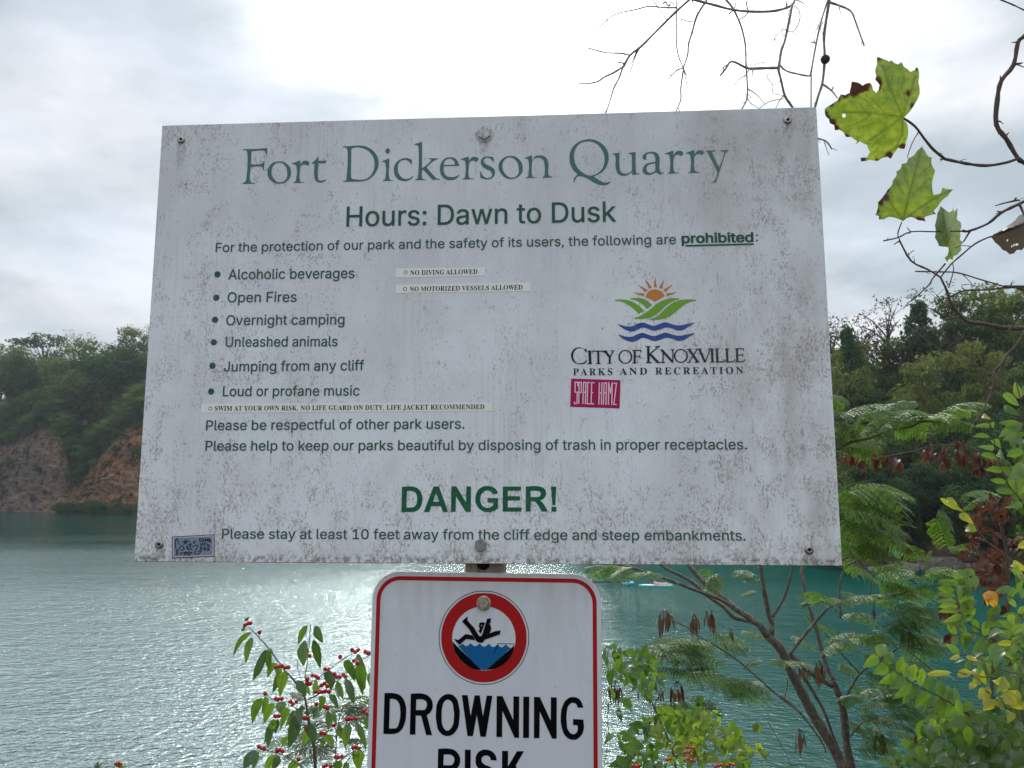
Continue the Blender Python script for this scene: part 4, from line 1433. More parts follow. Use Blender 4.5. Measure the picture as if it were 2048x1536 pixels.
# the right-hand hill
GR = 'green trees on the right-hand hill'
LR = 'leafy green tree in the thick wood on the right-hand hill behind the sign'
for t, step, hh, ks in ((1.78, 34, 9.5, 'ggy'), (1.55, 34, 10, 'ggyd'), (1.36, 32, 9.5, 'ggyd'), (1.2, 34, 9.5, 'gggd'), (1.08, 36, 8.5, 'ggd'), (1.01, 34, 7.5, 'gdd')):
    px = 1570 + trng.uniform(0, 30)
    while px < 2230:
        q = slope_pt(px, t + trng.uniform(-.05, .05))
        far_tree('tree', trng.choice(['round', 'round', 'layered']), trng.randrange(3), trng.choice(ks), q, hh * trng.uniform(.8, 1.2), LR, GR, trng.uniform(.85, 1.15))
        px += step * trng.uniform(.8, 1.25)
for nm, px, t, py, kd, mk, w, lab in [
    ('cedar_tree', 1712, 1.62, 646, 'narrow', 'd', 1.0, 'dark pointed cedar rising on the hill just right of the sign'),
    ('thin_tree', 1678, 1.85, 640, 'sparse', 'b', 1.1, 'nearly bare grey tree on the skyline right beside the sign edge'),
    ('thin_tree', 1735, 1.9, 636, 'sparse', 'b', 1.0, 'small bare-topped grey tree on the skyline behind the dark cedar'),
    ('thin_tree', 1795, 1.85, 606, 'sparse', 'b', .95, 'tall thin grey tree just left of the rounded dark evergreen'),
    ('evergreen_tree', 1862, 1.8, 597, 'narrow', 'd', 1.25, 'rounded dark evergreen standing above the right-hand skyline'),
    ('thin_tree', 1905, 1.75, 655, 'sparse', 'b', 1.2, 'purplish thin-leaved tree below the rounded dark evergreen'),
    ('tall_tree', 1925, 1.9, 572, 'sparse', 'g', 1.0, 'pale feathery tree on the skyline right of the dark evergreen'),
    ('tall_tree', 1965, 1.85, 566, 'layered', 'g', .8, 'tall ragged green tree on the skyline above the curved branch'),
    ('tall_tree', 2030, 1.9, 548, 'layered', 'y', .85, 'tallest ragged yellow-green tree at the right end of the skyline'),
    ('tall_tree', 2090, 1.9, 552, 'layered', 'g', .85, 'tall green tree at the very right edge of the skyline'),
    ('yellow_tree', 1868, 1.36, 690, 'layered', 'y', .9, 'yellow-green tree standing out in the middle of the right-hand wood'),
    ('yellow_tree', 1672, 1.5, 668, 'round', 'y', .7, 'olive tree on the hill touching the right edge of the sign'),
    ('yellow_tree', 1985, 1.45, 668, 'layered', 'y', .62, 'large olive tree under the curved branch on the right-hand hill'),
    ('conifer_tree', 1834, .99, 1018, 'conifer', 'g', 1.0, 'young pale conifer at the water edge under the right-hand hill')]:
    q = slope_pt(px, t)
    far_tree(nm, kd, 1, mk, q, top_height(q, py), lab, None, w)

for px, t, py, kd, mk in ((1652, 1.9, 664, 'round', 'g'), (1690, 1.8, 672, 'round', 'y'), (1725, 1.85, 676, 'layered', 'g'), (1752, 1.8, 668, 'round', 'g'), (1780, 1.85, 660, 'round', 'y'), (1812, 1.8, 652, 'round', 'g'), (1840, 1.85, 655, 'layered', 'd'), (1885, 1.85, 640, 'round', 'g'), (1915, 1.8, 628, 'layered', 'g'), (1950, 1.95, 610, 'round', 'g'), (1995, 1.9, 590, 'round', 'y'), (2045, 1.8, 590, 'round', 'g')):
    q = slope_pt(px, t)
    far_tree('tree', kd, trng.randrange(3), mk, q, top_height(q, py), LR, GR, .75)

# wood that joins the two banks behind the sign: one far mass
wood = MB()
wr = random.Random(5)
KEYS = [k for k in PROTO if k[0] in ('round', 'layered') and k[2] in 'gd']
for t, step, hh in ((1.02, 34, 9), (1.14, 32, 9), (1.28, 34, 10), (1.44, 34, 10), (1.62, 34, 11), (1.82, 32, 12)):
    px = 335
    while px < 1625:
        q = slope_pt(px, t + wr.uniform(-.05, .05))
        c, tt = PROTO[wr.choice(KEYS)]
        s = hh * wr.uniform(.8, 1.25) * (1.1 if px < 1400 else .85)
        mm = Matrix.Translation(q) @ Matrix.Rotation(wr.uniform(0, 6.28), 4, 'Z') @ Matrix.Diagonal((s * 1.35, s * 1.35, s, 1))
        vv = [tuple(mm @ v.co) for v in c.vertices]
        b0 = len(wood.v)
        wood.v.extend(vv)
        ps = c.polygons
        for i in range(0, len(ps), 2):
            wood.f.append(tuple(b0 + k for k in ps[i].vertices)); wood.m.append(0); wood.smooth.append(False)
        px += step * wr.uniform(.8, 1.2)
tag(wood.build('far_wood', FAR_L), 'distant wood along the far bank hidden behind the sign', 'wood', None, 'stuff')

# ================================================================== PEOPLE AND CRAFT ON THE WATER
SKIN = simplemat('skin', (.50, .30, .22), .55, .3)
HAIR = simplemat('dark_hair', (.03, .02, .015), .6, .3)
CYAN = simplemat('turquoise_fabric', (.03, .40, .45), .7, .2)
CORAL = simplemat('coral_fabric', (.62, .09, .05), .7, .2)
BOARD_W = simplemat('white_board_deck', (.62, .72, .70), .4, .4)
BOARD_T = simplemat('turquoise_board_rail', (.03, .42, .40), .4, .4)
TUBE_C = simplemat('cyan_vinyl', (.04, .38, .52), .3, .5)
PADDLE = simplemat('paddle_shaft', (.05, .05, .05), .4, .4)


def person(loc, yaw, label, joints, radii, edges, shirt=None, shirt_sel=None, group=None):
    """One continuous skinned body; joints in the person's own metres (z up, +y forward)."""
    root = thing('person', label, 'person', loc, yaw, group)
    me = bpy.data.meshes.new('body')
    me.from_pydata(joints, edges, [])
    o = bpy.data.objects.new('body', me)
    COL.objects.link(o)
    sk = o.modifiers.new('skin', 'SKIN')
    for i, v in enumerate(me.skin_vertices[0].data):
        v.radius = (radii[i], radii[i]); v.use_root = (i == 0)
    ss = o.modifiers.new('subdivision', 'SUBSURF'); ss.levels = 1; ss.render_levels = 1
    bpy.context.view_layer.update()
    m2 = bpy.data.meshes.new_from_object(o.evaluated_get(bpy.context.evaluated_depsgraph_get()))
    bpy.data.objects.remove(o)
    m2.materials.clear(); m2.materials.append(SKIN)
    if shirt: m2.materials.append(shirt)
    for p in m2.polygons:
        p.use_smooth = True
        if shirt and shirt_sel(p.center): p.material_index = 1
    b = bpy.data.objects.new('body', m2); COL.objects.link(b); b.parent = root
    hd = Vector(joints[5])
    mb = MB(); ball(mb, hd + Vector((0, -.018, .035)), .105, 10, 7, 0, 1, 1.05, .95)
    h = mb.build('hair', HAIR, root)
    return root


ED = [(0, 1), (1, 2), (2, 3), (3, 4), (4, 5), (2, 6), (6, 7), (7, 8), (2, 9), (9, 10), (10, 11), (0, 12), (12, 13), (13, 14), (14, 15), (0, 16), (16, 17), (17, 18), (18, 19)]
RD = [.13, .12, .14, .06, .085, .10, .06, .045, .035, .06, .045, .035, .10, .07, .05, .04, .10, .07, .05, .04]
SIT = [(0, 0, .12), (0, .02, .32), (0, .0, .52), (0, .01, .62), (0, .02, .70), (0, .03, .80), (.19, .02, .50), (.24, .12, .28), (.20, .32, .26), (-.19, .02, .50), (-.24, .12, .28), (-.20, .32, .26),
       (.12, .14, .13), (.15, .42, .34), (.15, .52, .05), (.15, .66, .03), (-.12, .14, .13), (-.15, .42, .34), (-.15, .52, .05), (-.15, .66, .03)]
LIE = [(0, 0, .14), (0, -.18, .16), (0, -.40, .24), (0, -.50, .30), (0, -.56, .34), (0, -.64, .40), (.20, -.40, .20), (.30, -.22, .08), (.24, .02, .07), (-.20, -.40, .20), (-.30, -.22, .08), (-.24, .02, .07),
       (.10, .16, .13), (.11, .50, .16), (.11, .86, .09), (.11, .98, .13), (-.10, .16, .13), (-.11, .48, .20), (-.11, .86, .09), (-.11, .98, .13)]

# paddle board with someone lounging on it
bp = onz(1312, 1172, WATER_Z)
brd = thing('paddle_board', 'pale turquoise paddle board floating far out on the lake right of the drowning sign', 'paddle board', bp, R(-4))
def board_shape(mb, L, Wd, z0, z1, k=1.0):
    n = 28
    pts = []
    for i in range(n):
        a = 2 * math.pi * i / n
        c, s = math.cos(a), math.sin(a)
        pts.append((math.copysign(abs(c) ** .8, c) * L / 2 * k, math.copysign(abs(s) ** .7, s) * Wd / 2 * k))
    vs = [(x, y, z0) for x, y in pts] + [(x * 1.0, y * 1.0, (z0 + z1) / 2) for x, y in pts] + [(x * .96, y * .93, z1) for x, y in pts]
    mb.add(vs, [(r * n + i, r * n + (i + 1) % n, (r + 1) * n + (i + 1) % n, (r + 1) * n + i) for r in range(2) for i in range(n)] + [tuple(range(n - 1, -1, -1)), tuple(2 * n + i for i in range(n))], 0, False)
mb = MB(); board_shape(mb, 2.9, .80, -.05, .10); mb.build('hull', BOARD_T, brd)
mb = MB(); board_shape(mb, 2.5, .62, .101, .112); mb.build('deck_pad', BOARD_W, brd)
mb = MB(); tube(mb, [Vector((-1.1, .22, .15)), Vector((.5, .26, .15))], .018, .018, 6, 0, 1, 0); mb.add([(.5, .18, .16), (.9, .17, .17), (.92, .35, .17), (.5, .34, .16)], [(0, 1, 2, 3)]); mb.build('paddle', PADDLE, brd)
person(bp + Vector((.35, 0, .02)), R(-88), 'person in a pink swimsuit lounging on the turquoise paddle board', LIE, RD, ED, simplemat('pink_swimwear', (.62, .33, .33), .6, .3), lambda c: -.4 < c.y < .1)
wp = onz(1256, 1168, WATER_Z)
ring = thing('swim_ring', 'cyan inflatable ring floating left of the paddle board', 'swim ring', wp)
mb = MB()
vs, fs = [], []
for i in range(24):
    for j in range(10):
        a, q = 2 * math.pi * i / 24, 2 * math.pi * j / 10
        vs.append(((.42 + .14 * math.cos(q)) * math.cos(a), (.42 + .14 * math.cos(q)) * math.sin(a), .06 + .14 * math.sin(q)))
        fs.append((i * 10 + j, ((i + 1) % 24) * 10 + j, ((i + 1) % 24) * 10 + (j + 1) % 10, i * 10 + (j + 1) % 10))
mb.add(vs, fs, 0, True); mb.build('tube', TUBE_C, ring)
mb = MB(); ball(mb, Vector((.42, 0, .2)), .05, 8, 5, 0, 1, 1, .5); mb.build('valve', BOARD_W, ring)
person(wp + Vector((0, .0, -.02)), R(150), 'person in a turquoise top sitting in the cyan ring on the water', SIT, RD, ED, CYAN, lambda c: .18 < c.z < .6)
# bathers on the rock shelf of the right-hand shore
def on_shore(px, t): return land_pt(angpx(px), t)
for px, t, lab, m_, yaw in ((1777, .9, 'person in turquoise clothes sitting on the far right-hand shore rocks', CYAN, 160), (1797, .8, 'person in coral-red clothes sitting on the far right-hand shore rocks', CORAL, 185)):
    q = on_shore(px, t)
    person(q + Vector((0, -.6, .15)), R(yaw), lab, SIT, RD, ED, m_, lambda c: c.z > .16 and c.z < .62)
# pale rock slabs along that shore
ROCK = rockmat_grey = None
m, nt, out = mat('grey_shore_rock')
tc = nt.nodes.new('ShaderNodeTexCoord')
n1 = noisef(nt, tc.outputs['Object'], 1.3, 6, .7)
principled(nt, out, ramp(nt, n1, [(.3, (.07, .06, .055)), (.5, (.17, .15, .13)), (.7, (.27, .24, .22))]), .9, .2, 0, bump(nt, n1, .8, .15))
rr = random.Random(9)
for px, py, w, h, dx, lab in ((1893, 1118, 4.6, 1.5, 0, 'broad pale rock slab at the water edge right of the bathers'), (1872, 1108, 3.6, 1.3, 3, 'smaller grey rock slab stepped above the broad shore slab'), (1935, 1130, 3.0, 1.2, -1, 'dark low rock at the water edge at the right end of the shelf'),
                              (1815, 1128, 3.2, 1.0, -1, 'flat grey rock below the two bathers on the shore'), (1755, 1136, 2.8, .9, -1.5, 'dark rock at the water edge just right of the large sign')):
    q = onz(px, 1141, WATER_Z); q = q * 1.0 + Vector((0, 2 + dx, 0))
    q.z = P(px, py, (q - CAM).dot(FW)).z - h * .5
    bm = bmesh.new(); bmesh.ops.create_icosphere(bm, subdivisions=4, radius=1)
    for v in bm.verts:
        k = 1 + .30 * fbm(v.co.x * 1.4 + px, v.co.y * 1.4, v.co.z * 1.4, 4)
        c = v.co * k
        for ax in range(3): c[ax] = math.copysign(min(abs(c[ax]), .72 + .08 * fbm(c.x * 3, c.y * 3, px, 2)), c[ax])
        v.co = Vector((c.x * w * .62, c.y * w * .5, c.z * h * .9))
    me = bpy.data.meshes.new('shore_rock'); bm.to_mesh(me); bm.free(); me.materials.append(m)
    o = bpy.data.objects.new('shore_rock', me); COL.objects.link(o); o.location = q; o.rotation_euler = (0, R(rr.uniform(-6, 6)), R(rr.uniform(-30, 30)))
    tag(o, lab, 'rock')

# ================================================================== NEAR PLANTS
def poly(reg, s, d0, d1=None):
    """A traced twig: 'x,y x,y ...' in a region of the photograph, from depth d0 to d1."""
    pts = [tuple(float(t) for t in w.split(',')) for w in s.split()]
    d1 = d0 if d1 is None else d1
    n = len(pts)
    return [P(*reg(*p), d0 + (d1 - d0) * i / max(1, n - 1)) for i, p in enumerate(pts)]


def wpx(w, k, d): return w / k / FPX * d / 2      # radius in metres of a line w zoomed pixels wide

# ---------------------------------------------------------------- sycamore: trunk out of frame, bare twigs, four leaves
TWIG = barkmat('grey_sycamore_twig', (.16, .135, .11), (.36, .32, .28), 160)
TWIGR = barkmat('reddish_young_twig', (.060, .042, .036), (.135, .10, .085), 160)
syc = thing('sycamore_tree', 'sycamore with bare drooping twigs and four big lobed leaves hanging over the top right', 'tree', (2.9, 2.6, 0))
srng = random.Random(21)
mb = MB()
tube(mb, [Vector((2.95, 2.7, -.3)), Vector((2.85, 2.65, 1.2)), Vector((2.95, 2.6, 2.4)), Vector((2.8, 2.5, 3.6)), Vector((2.6, 2.4, 5.0))], .15, .08, 12, 0, 5, .05, srng)
under(mb.build('trunk', TWIG), syc)
mb = MB()
limbA = [Vector((2.85, 2.55, 3.0)), Vector((2.2, 2.35, 3.55)), P(1760, -260, 2.1), P(1500, -190, 2.1), P(1385, -12, 2.15)]
tube(mb, limbA, .030, .006, 8, 0, 6, .08, srng)
limbB = [Vector((2.2, 2.35, 3.55)), P(1900, -150, 2.0), P(1660, -60, 2.05), P(1658, -3, 2.05)]
tube(mb, limbB, .018, .005, 7, 0, 5, .08, srng)
limbC = [Vector((2.9, 2.62, 2.2)), Vector((2.1, 2.1, 2.25)), P(2330, 420, 1.75), P(2075, 345, 1.72)]
tube(mb, limbC, .026, .008, 8, 0, 5, .08, srng)
limbD = [Vector((2.9, 2.62, 1.95)), Vector((2.1, 2.05, 1.95)), P(2300, 700, 1.75), P(2050, 656, 1.72)]
tube(mb, limbD, .022, .008, 8, 0, 5, .08, srng)
under(mb.build('limb', TWIG), syc)
Q1, Q2, Q3 = Reg(1100, 0, 3.4133), Reg(1500, 0, 3.4142), Reg(1500, 350, 3.0712)


def twigs(name, reg, k, items, m, d, parent=syc, knots=True):
    mb = MB()
    for w0, w1, s, *dd in items:
        pts = poly(reg, s, dd[0] if dd else d, dd[1] if len(dd) > 1 else None)
        pts = [p + Vector((srng.gauss(0, 1), srng.gauss(0, 1), srng.gauss(0, 1))) * .0006 for p in pts]
        tube(mb, pts, wpx(w0, k, d) * (1.45 if w0 < 15 else 1.08), wpx(w1, k, d) * (1.45 if w1 < 15 else 1.08), 6, 0, 3, .16, srng)
        if knots and w0 > 5:       # buds and nodes
            for p, q in zip(pts, pts[1:]):
                if srng.random() < .55:
                    c = p.lerp(q, srng.uniform(.2, .9))
                    a = (q - p).normalized()
                    s_ = a.cross(Vector((srng.gauss(0, 1), srng.gauss(0, 1), srng.gauss(0, 1)))).normalized()
                    ln = srng.uniform(.004, .010)
                    if srng.random() < .33:           # a short side spur
                        L2 = srng.uniform(.018, .05)
                        g_ = a * srng.uniform(.2, .8) + s_ + Vector((0, 0, -.25))
                        m_ = c + g_ * L2 * .5 + s_ * L2 * .06
                        tube(mb, [c, m_, c + g_ * L2 - Vector((0, 0, L2 * .15))], wpx(w0, k, d) * .75, .0007, 5, 0, 2, .25, srng)
                    tube(mb, [c, c + s_ * ln * .6 + a * ln * .5, c + s_ * ln + a * ln * 1.3], wpx(w0, k, d) * .55, .0005, 5, 0, 2, .2, srng)
    return under(mb.build(name, m), parent)


K1 = 3.4133
twigs('drooping_twig', Q1, K1, [
    (16, 11, "985,-30 860,80 720,220 620,320 545,380 500,455", 2.15), (10, 5, "500,455 430,495 370,525 330,555 270,565 195,568", 2.15, 2.1), (9, 4, "500,455 470,540 435,600 390,740 330,840", 2.15, 2.2),
    (8, 4, "550,378 480,365 385,362 285,335 250,325", 2.15), (6, 4, "610,335 580,390 540,515", 2.15), (8, 4, "865,55 780,52 680,42 590,65 435,105 320,205", 2.15, 2.05), (6, 4, "690,-30 700,-10 740,55 795,130", 2.15),
    (8, 6, "865,-30 865,20 862,240 870,360 910,465", 2.2), (6, 4, "905,455 935,525", 2.2), (11, 7, "1085,-40 1070,0 1000,110 970,220 945,300 940,380 910,465", 2.2), (8, 4, "910,465 895,600 895,680 860,760 840,840", 2.2, 2.25),
    (6, 4, "980,145 940,145 895,130", 2.2), (7, 4, "910,465 860,485 805,545", 2.2), (5, 3, "910,470 940,595", 2.2),
    (8, 3, "770,30 790,12 810,40 830,15 850,40 790,30", 2.15)], TWIG, 2.15)
twigs('drooping_twig', Q1, K1, [
    (13, 15, "930,-20 1050,15 1130,35 1250,65 1400,78 1540,75 1650,35 1680,-20", 2.1), (10, 6, "1185,-20 1250,60 1300,170 1325,260 1338,330 1340,450 1345,560 1345,670 1310,745 1290,800", 2.15, 2.2), (7, 5, "1340,10 1345,90 1290,135", 2.15), (7, 3, "1220,95 1255,65 1270,0", 2.12),
    (15, 12, "1660,20 1630,150 1605,280 1580,340 1565,430 1560,480", 2.05), (11, 11, "1560,480 1580,560 1610,660 1655,735 1690,800", 2.05, 2.1), (14, 8, "1560,465 1440,465 1370,468 1330,455 1240,420 1200,465 1160,520", 2.05, 2.0), (8, 4, "1240,420 1175,470", 2.02), (8, 4, "1365,470 1345,500", 2.03)], TWIG, 2.1)
twigs('drooping_twig', Q1, K1, [
    (8, 8, "1570,440 1610,485 1690,505 1760,520 1780,510", 2.05), (8, 8, "1780,510 1815,310 1850,150 1900,-10", 2.05), (7, 6, "1780,510 1782,735 1782,800", 2.05), (6, 4, "1815,295 1780,285", 2.05), (6, 4, "1835,170 1820,205", 2.05),
    (17, 15, "1915,-30 1885,130 1870,250 1872,400 1860,560 1830,660 1805,735 1785,800", 2.05, 2.1), (12, 6, "1905,10 1990,40 2030,62 2062,90 2090,160 2142,315", 2.05, 2.0), (9, 5, "1862,570 1920,620 1965,672", 2.05), (8, 4, "1920,620 1935,595", 2.05)], TWIG, 2.05)
twigs('vine_tendril', Q1, K1, [
    (4, 3, "1665,40 1705,80 1700,150 1655,215 1590,200 1540,250 1530,275 1545,262", 2.04), (3, 2, "1655,215 1685,240", 2.04), (3, 2, "1500,490 1485,530 1520,580 1520,630 1560,645 1595,655", 2.05), (3, 2, "1545,550 1540,575 1515,580", 2.05), (4, 3, "1415,760 1435,735 1500,695 1595,675", 2.06), (4, 2, "1345,670 1375,710 1420,740 1440,765", 2.15),
    (3, 2, "1335,650 1355,645 1370,665 1350,680 1335,660", 2.15), (3, 2, "1465,428 1420,435 1380,448 1370,430 1392,400", 2.05), (3, 2, "965,10 955,60 975,95 1010,110 990,60 985,30", 2.18), (3, 2, "1600,170 1580,215 1595,250 1615,215 1600,180 1625,150", 2.04), (3, 2, "1850,120 1835,160 1865,150 1850,200 1870,240", 2.04), (3, 2, "1640,60 1620,120 1645,150 1615,180", 2.04)], TWIGR, 2.05, knots=False)
mb = MB(); sb = P(1650.5, 118.8, 2.04)
for i in range(260):               # seed ball: a dense head of tiny bristles
    d_ = Vector((srng.gauss(0, 1), srng.gauss(0, 1), srng.gauss(0, 1))).normalized()
    s_ = d_.cross(Vector((.3, .5, .8))).normalized() * .0012
    mb.add([sb + d_ * .007 - s_, sb + d_ * .007 + s_, sb + d_ * srng.uniform(.0125, .0145)], [(0, 1, 2)])
ball(mb, sb, .0115, 14, 10)
under(mb.build('seed_ball', simplemat('brown_seed_ball', (.06, .045, .035), .9, .1)), syc)
K2, K3 = 3.4142, 3.0712
twigs('leafy_twig', Q2, K2, [
    (10, 14, "1030,795 1120,860 1190,955 1250,1020 1325,1085", 1.70), (14, 18, "1325,1085 1470,1115 1610,1130 1740,1110 1830,1085", 1.70), (9, 5, "1325,1085 1302,1090", 1.70),
    (24, 34, "1930,180 1875,245 1830,290 1800,440 1720,550 1690,680 1685,850 1750,950 1830,1080 1875,1115 1960,1175", 1.72), (9, 4, "1830,290 1785,292", 1.72), (12, 5, "1800,440 1865,430", 1.72), (8, 4, "1712,545 1710,520", 1.72), (9, 4, "1750,930 1768,905", 1.72), (10, 6, "1700,-10 1720,2 1800,35 1900,85", 1.75)], TWIGR, 1.7)
twigs('leafy_twig', Q3, K3, [
    (20, 9, "1740,120 1700,150 1630,190 1540,235 1460,300 1350,345 1300,345", 1.72), (9, 5, "1355,345 1310,410", 1.72), (9, 4, "1650,155 1560,170 1510,188", 1.72), (6, 4, "1640,140 1625,150 1660,160", 1.72), (9, 5, "1545,232 1518,225", 1.72),
    (7, 7, "1490,378 1460,385 1380,425 1300,490 1240,540 1200,590 1170,630", 1.68), (8, 8, "1170,630 1090,580 990,525 920,400", 1.68), (5, 5, "920,400 910,360 935,290", 1.68, 1.66), (7, 4, "920,400 885,425", 1.68),
    (6, 6, "820,405 910,385 990,350 1135,350 1170,345 1300,345", 1.7), (6, 3, "990,350 968,325", 1.7), (7, 5, "1200,540 1120,640 1100,670 1030,740 990,775", 1.69), (6, 6, "1015,595 1150,595 1270,597 1400,640 1560,685", 1.7), (10, 14, "1560,685 1700,685 1760,680", 1.7),
    (6, 8, "1160,770 1230,745 1320,710 1450,705 1560,690", 1.7), (14, 10, "1560,690 1640,690 1700,715 1760,740", 1.7), (4, 3, "1300,680 1310,700 1340,712", 1.7), (3, 2, "1300,680 1350,672 1400,690", 1.7), (10, 26, "1170,630 1210,710 1230,780 1280,850 1340,900 1440,915 1580,940 1720,940", 1.68, 1.7), (8, 6, "1280,850 1215,800", 1.69), (9, 6, "1200,885 1260,875 1300,870", 1.69), (6, 4, "1240,795 1235,850", 1.69),
    (5, 4, "1220,690 1250,590 1245,540", 1.68), (7, 9, "1740,780 1700,820 1640,880 1600,940 1580,970", 1.67), (12, 6, "1720,930 1690,960 1640,1040 1580,1100 1540,1170 1500,1200 1500,1280 1470,1370 1420,1460 1380,1525", 1.66, 1.62)], TWIGR, 1.69)
twigs('leafy_twig', Q2, K2, [(9, 7, "440,930 475,950 520,960 545,995 560,1020", 1.9)], TWIG, 1.9)

m, nt, out = mat('sycamore_leaf_blade')
ab, av = nt.nodes.new('ShaderNodeAttribute'), nt.nodes.new('ShaderNodeAttribute')
ab.attribute_name, av.attribute_name = 'brown', 'vein'
tc = nt.nodes.new('ShaderNodeTexCoord')
nz = noisef(nt, tc.outputs['Object'], 55, 4, .6)
dcol = mixc(nt, mth(nt, 'MULTIPLY', av.outputs['Fac'], .75), ramp(nt, nz, [(.35, (.085, .14, .022)), (.65, (.15, .21, .035))]), (.04, .07, .014))
tcol = mixc(nt, mth(nt, 'MULTIPLY', av.outputs['Fac'], .72), ramp(nt, nz, [(.32, (.13, .22, .018)), (.66, (.30, .37, .04))]), (.06, .11, .012))
dcol = mixc(nt, ab.outputs['Fac'], dcol, (.055, .022, .018)); tcol = mixc(nt, ab.outputs['Fac'], tcol, (.05, .016, .012))
d = nt.nodes.new('ShaderNodeBsdfDiffuse'); t = nt.nodes.new('ShaderNodeBsdfTranslucent'); g = nt.nodes.new('ShaderNodeBsdfGlossy')
g.inputs['Roughness'].default_value = .3
bn = bump(nt, mth(nt, 'ADD', mth(nt, 'MULTIPLY', av.outputs['Fac'], -1.0), mth(nt, 'MULTIPLY', nz, .6)), .7, .0015)
for x in (d, t, g): nt.links.new(bn, x.inputs['Normal'])
nt.links.new(dcol, d.inputs[0]); nt.links.new(tcol, t.inputs[0])
a1 = nt.nodes.new('ShaderNodeMixShader'); a1.inputs[0].default_value = .58
nt.links.new(d.outputs[0], a1.inputs[1]); nt.links.new(t.outputs[0], a1.inputs[2])
a2 = nt.nodes.new('ShaderNodeMixShader'); nt.links.new(sheen(nt, .25), a2.inputs[0])
nt.links.new(a1.outputs[0], a2.inputs[1]); nt.links.new(g.outputs[0], a2.inputs[2]); nt.links.new(a2.outputs[0], out.inputs[0])
M_SYC = m


def seg_d(p, a, b):
    ab_ = b - a
    t_ = max(0, min(1, (p - a).dot(ab_) / max(1e-9, ab_.dot(ab_))))
    return (p - (a + ab_ * t_)).length


def big_leaf(reg, outline, veins, browns, d, curl, tilt, label, step=11, m=None, thick=.35, fold=None, holes=()):
    base = [Vector((x, y)) for x, y, _ in parse(outline)]
    ol = []
    for i in range(len(base)):      # slightly hollowed margin between the teeth
        a_, b_ = base[i], base[(i + 1) % len(base)]
        ol.append(a_)
        if (b_ - a_).length > 22:
            nrm_ = Vector((-(b_ - a_).y, (b_ - a_).x)).normalized()
            ol.append(a_.lerp(b_, .5) + nrm_ * (b_ - a_).length * .04)
    x0, x1 = min(p.x for p in ol), max(p.x for p in ol)
    y0_, y1 = min(p.y for p in ol), max(p.y for p in ol)
    pts, edges = list(ol), [(i, (i + 1) % len(ol)) for i in range(len(ol))]
    r_ = random.Random(len(outline))

    def inside(p):
        c_ = False
        for i in range(len(ol)):
            a_, b_ = ol[i - 1], ol[i]
            if (a_.y > p.y) != (b_.y > p.y) and p.x < (b_.x - a_.x) * (p.y - a_.y) / (b_.y - a_.y) + a_.x: c_ = not c_
        return c_
    y = y0_
    while y < y1:
        x = x0
        while x < x1:
            p = Vector((x + r_.uniform(-2.5, 2.5), y + r_.uniform(-2.5, 2.5)))
            if inside(p): pts.append(p)
            x += step
        y += step
    rv, _, rf = geometry.delaunay_2d_cdt(pts, edges, [], 1, 1e-4)[:3]
    rf = [f for f in rf if inside(sum((rv[k] for k in f), Vector((0, 0))) / len(f)) and not any((sum((rv[k] for k in f), Vector((0, 0))) / len(f) - Vector(h_[:2])).length < h_[2] for h_ in holes)]
    vl = []
    for s in veins.split(';'):
        w, s = s.split(':')
        q = [Vector(tuple(float(t_) for t_ in z.split(','))) for z in s.split('-')]
        vl.append((float(w), q))
    c0 = Vector(((x0 + x1) / 2, (y0_ + y1) / 2)); R0 = max(x1 - x0, y1 - y0_) / 2
    vs, br, ve = [], [], []
    for p in rv:
        u = (p - c0) / R0
        vd = 1e9
        vv = 0
        for w, q in vl:
            for a_, b_ in zip(q, q[1:]):
                dd = seg_d(p, a_, b_)
                vv = max(vv, math.exp(-(dd / (w * 2.0)) ** 2) * (1 if w > 3 else .7)); vd = min(vd, dd / (1 if w > 3 else .8))
        puff = min(1, vd / 42)
        dz = curl * (u.length_squared) + tilt[0] * u.x + tilt[1] * u.y - .028 * puff + .035 * fbm(p.x * .008, p.y * .008, d, 3)
        if fold: dz += fold[2] * abs((p - Vector(fold[0])).dot(Vector((-(Vector(fold[1]) - Vector(fold[0])).y, (Vector(fold[1]) - Vector(fold[0])).x)).normalized())) / R0
        vs.append(P(*reg(p.x, p.y), d * (1 + dz * .10)))
        n_ = .5 + .5 * fbm(p.x * .03, p.y * .03, 4, 4)
        bb = 0
        for bx, by, rad in browns:
            dd = (p - Vector((bx, by))).length
            bb = max(bb, min(1, max(0, (rad * (1.0 + .8 * n_) - dd) / 9)))
        br.append(bb); ve.append(vv * (1 - .6 * bb))
    mb = MB(); mb.add(vs, [tuple(f) for f in rf], 0, True)
    o = mb.build('leaf', m or M_SYC)
    for nm, arr in (('brown', br), ('vein', ve)):
        at = o.data.attributes.new(nm, 'FLOAT', 'POINT'); at.data.foreach_set('value', arr)
    o['label'] = label
    return under(o, syc)


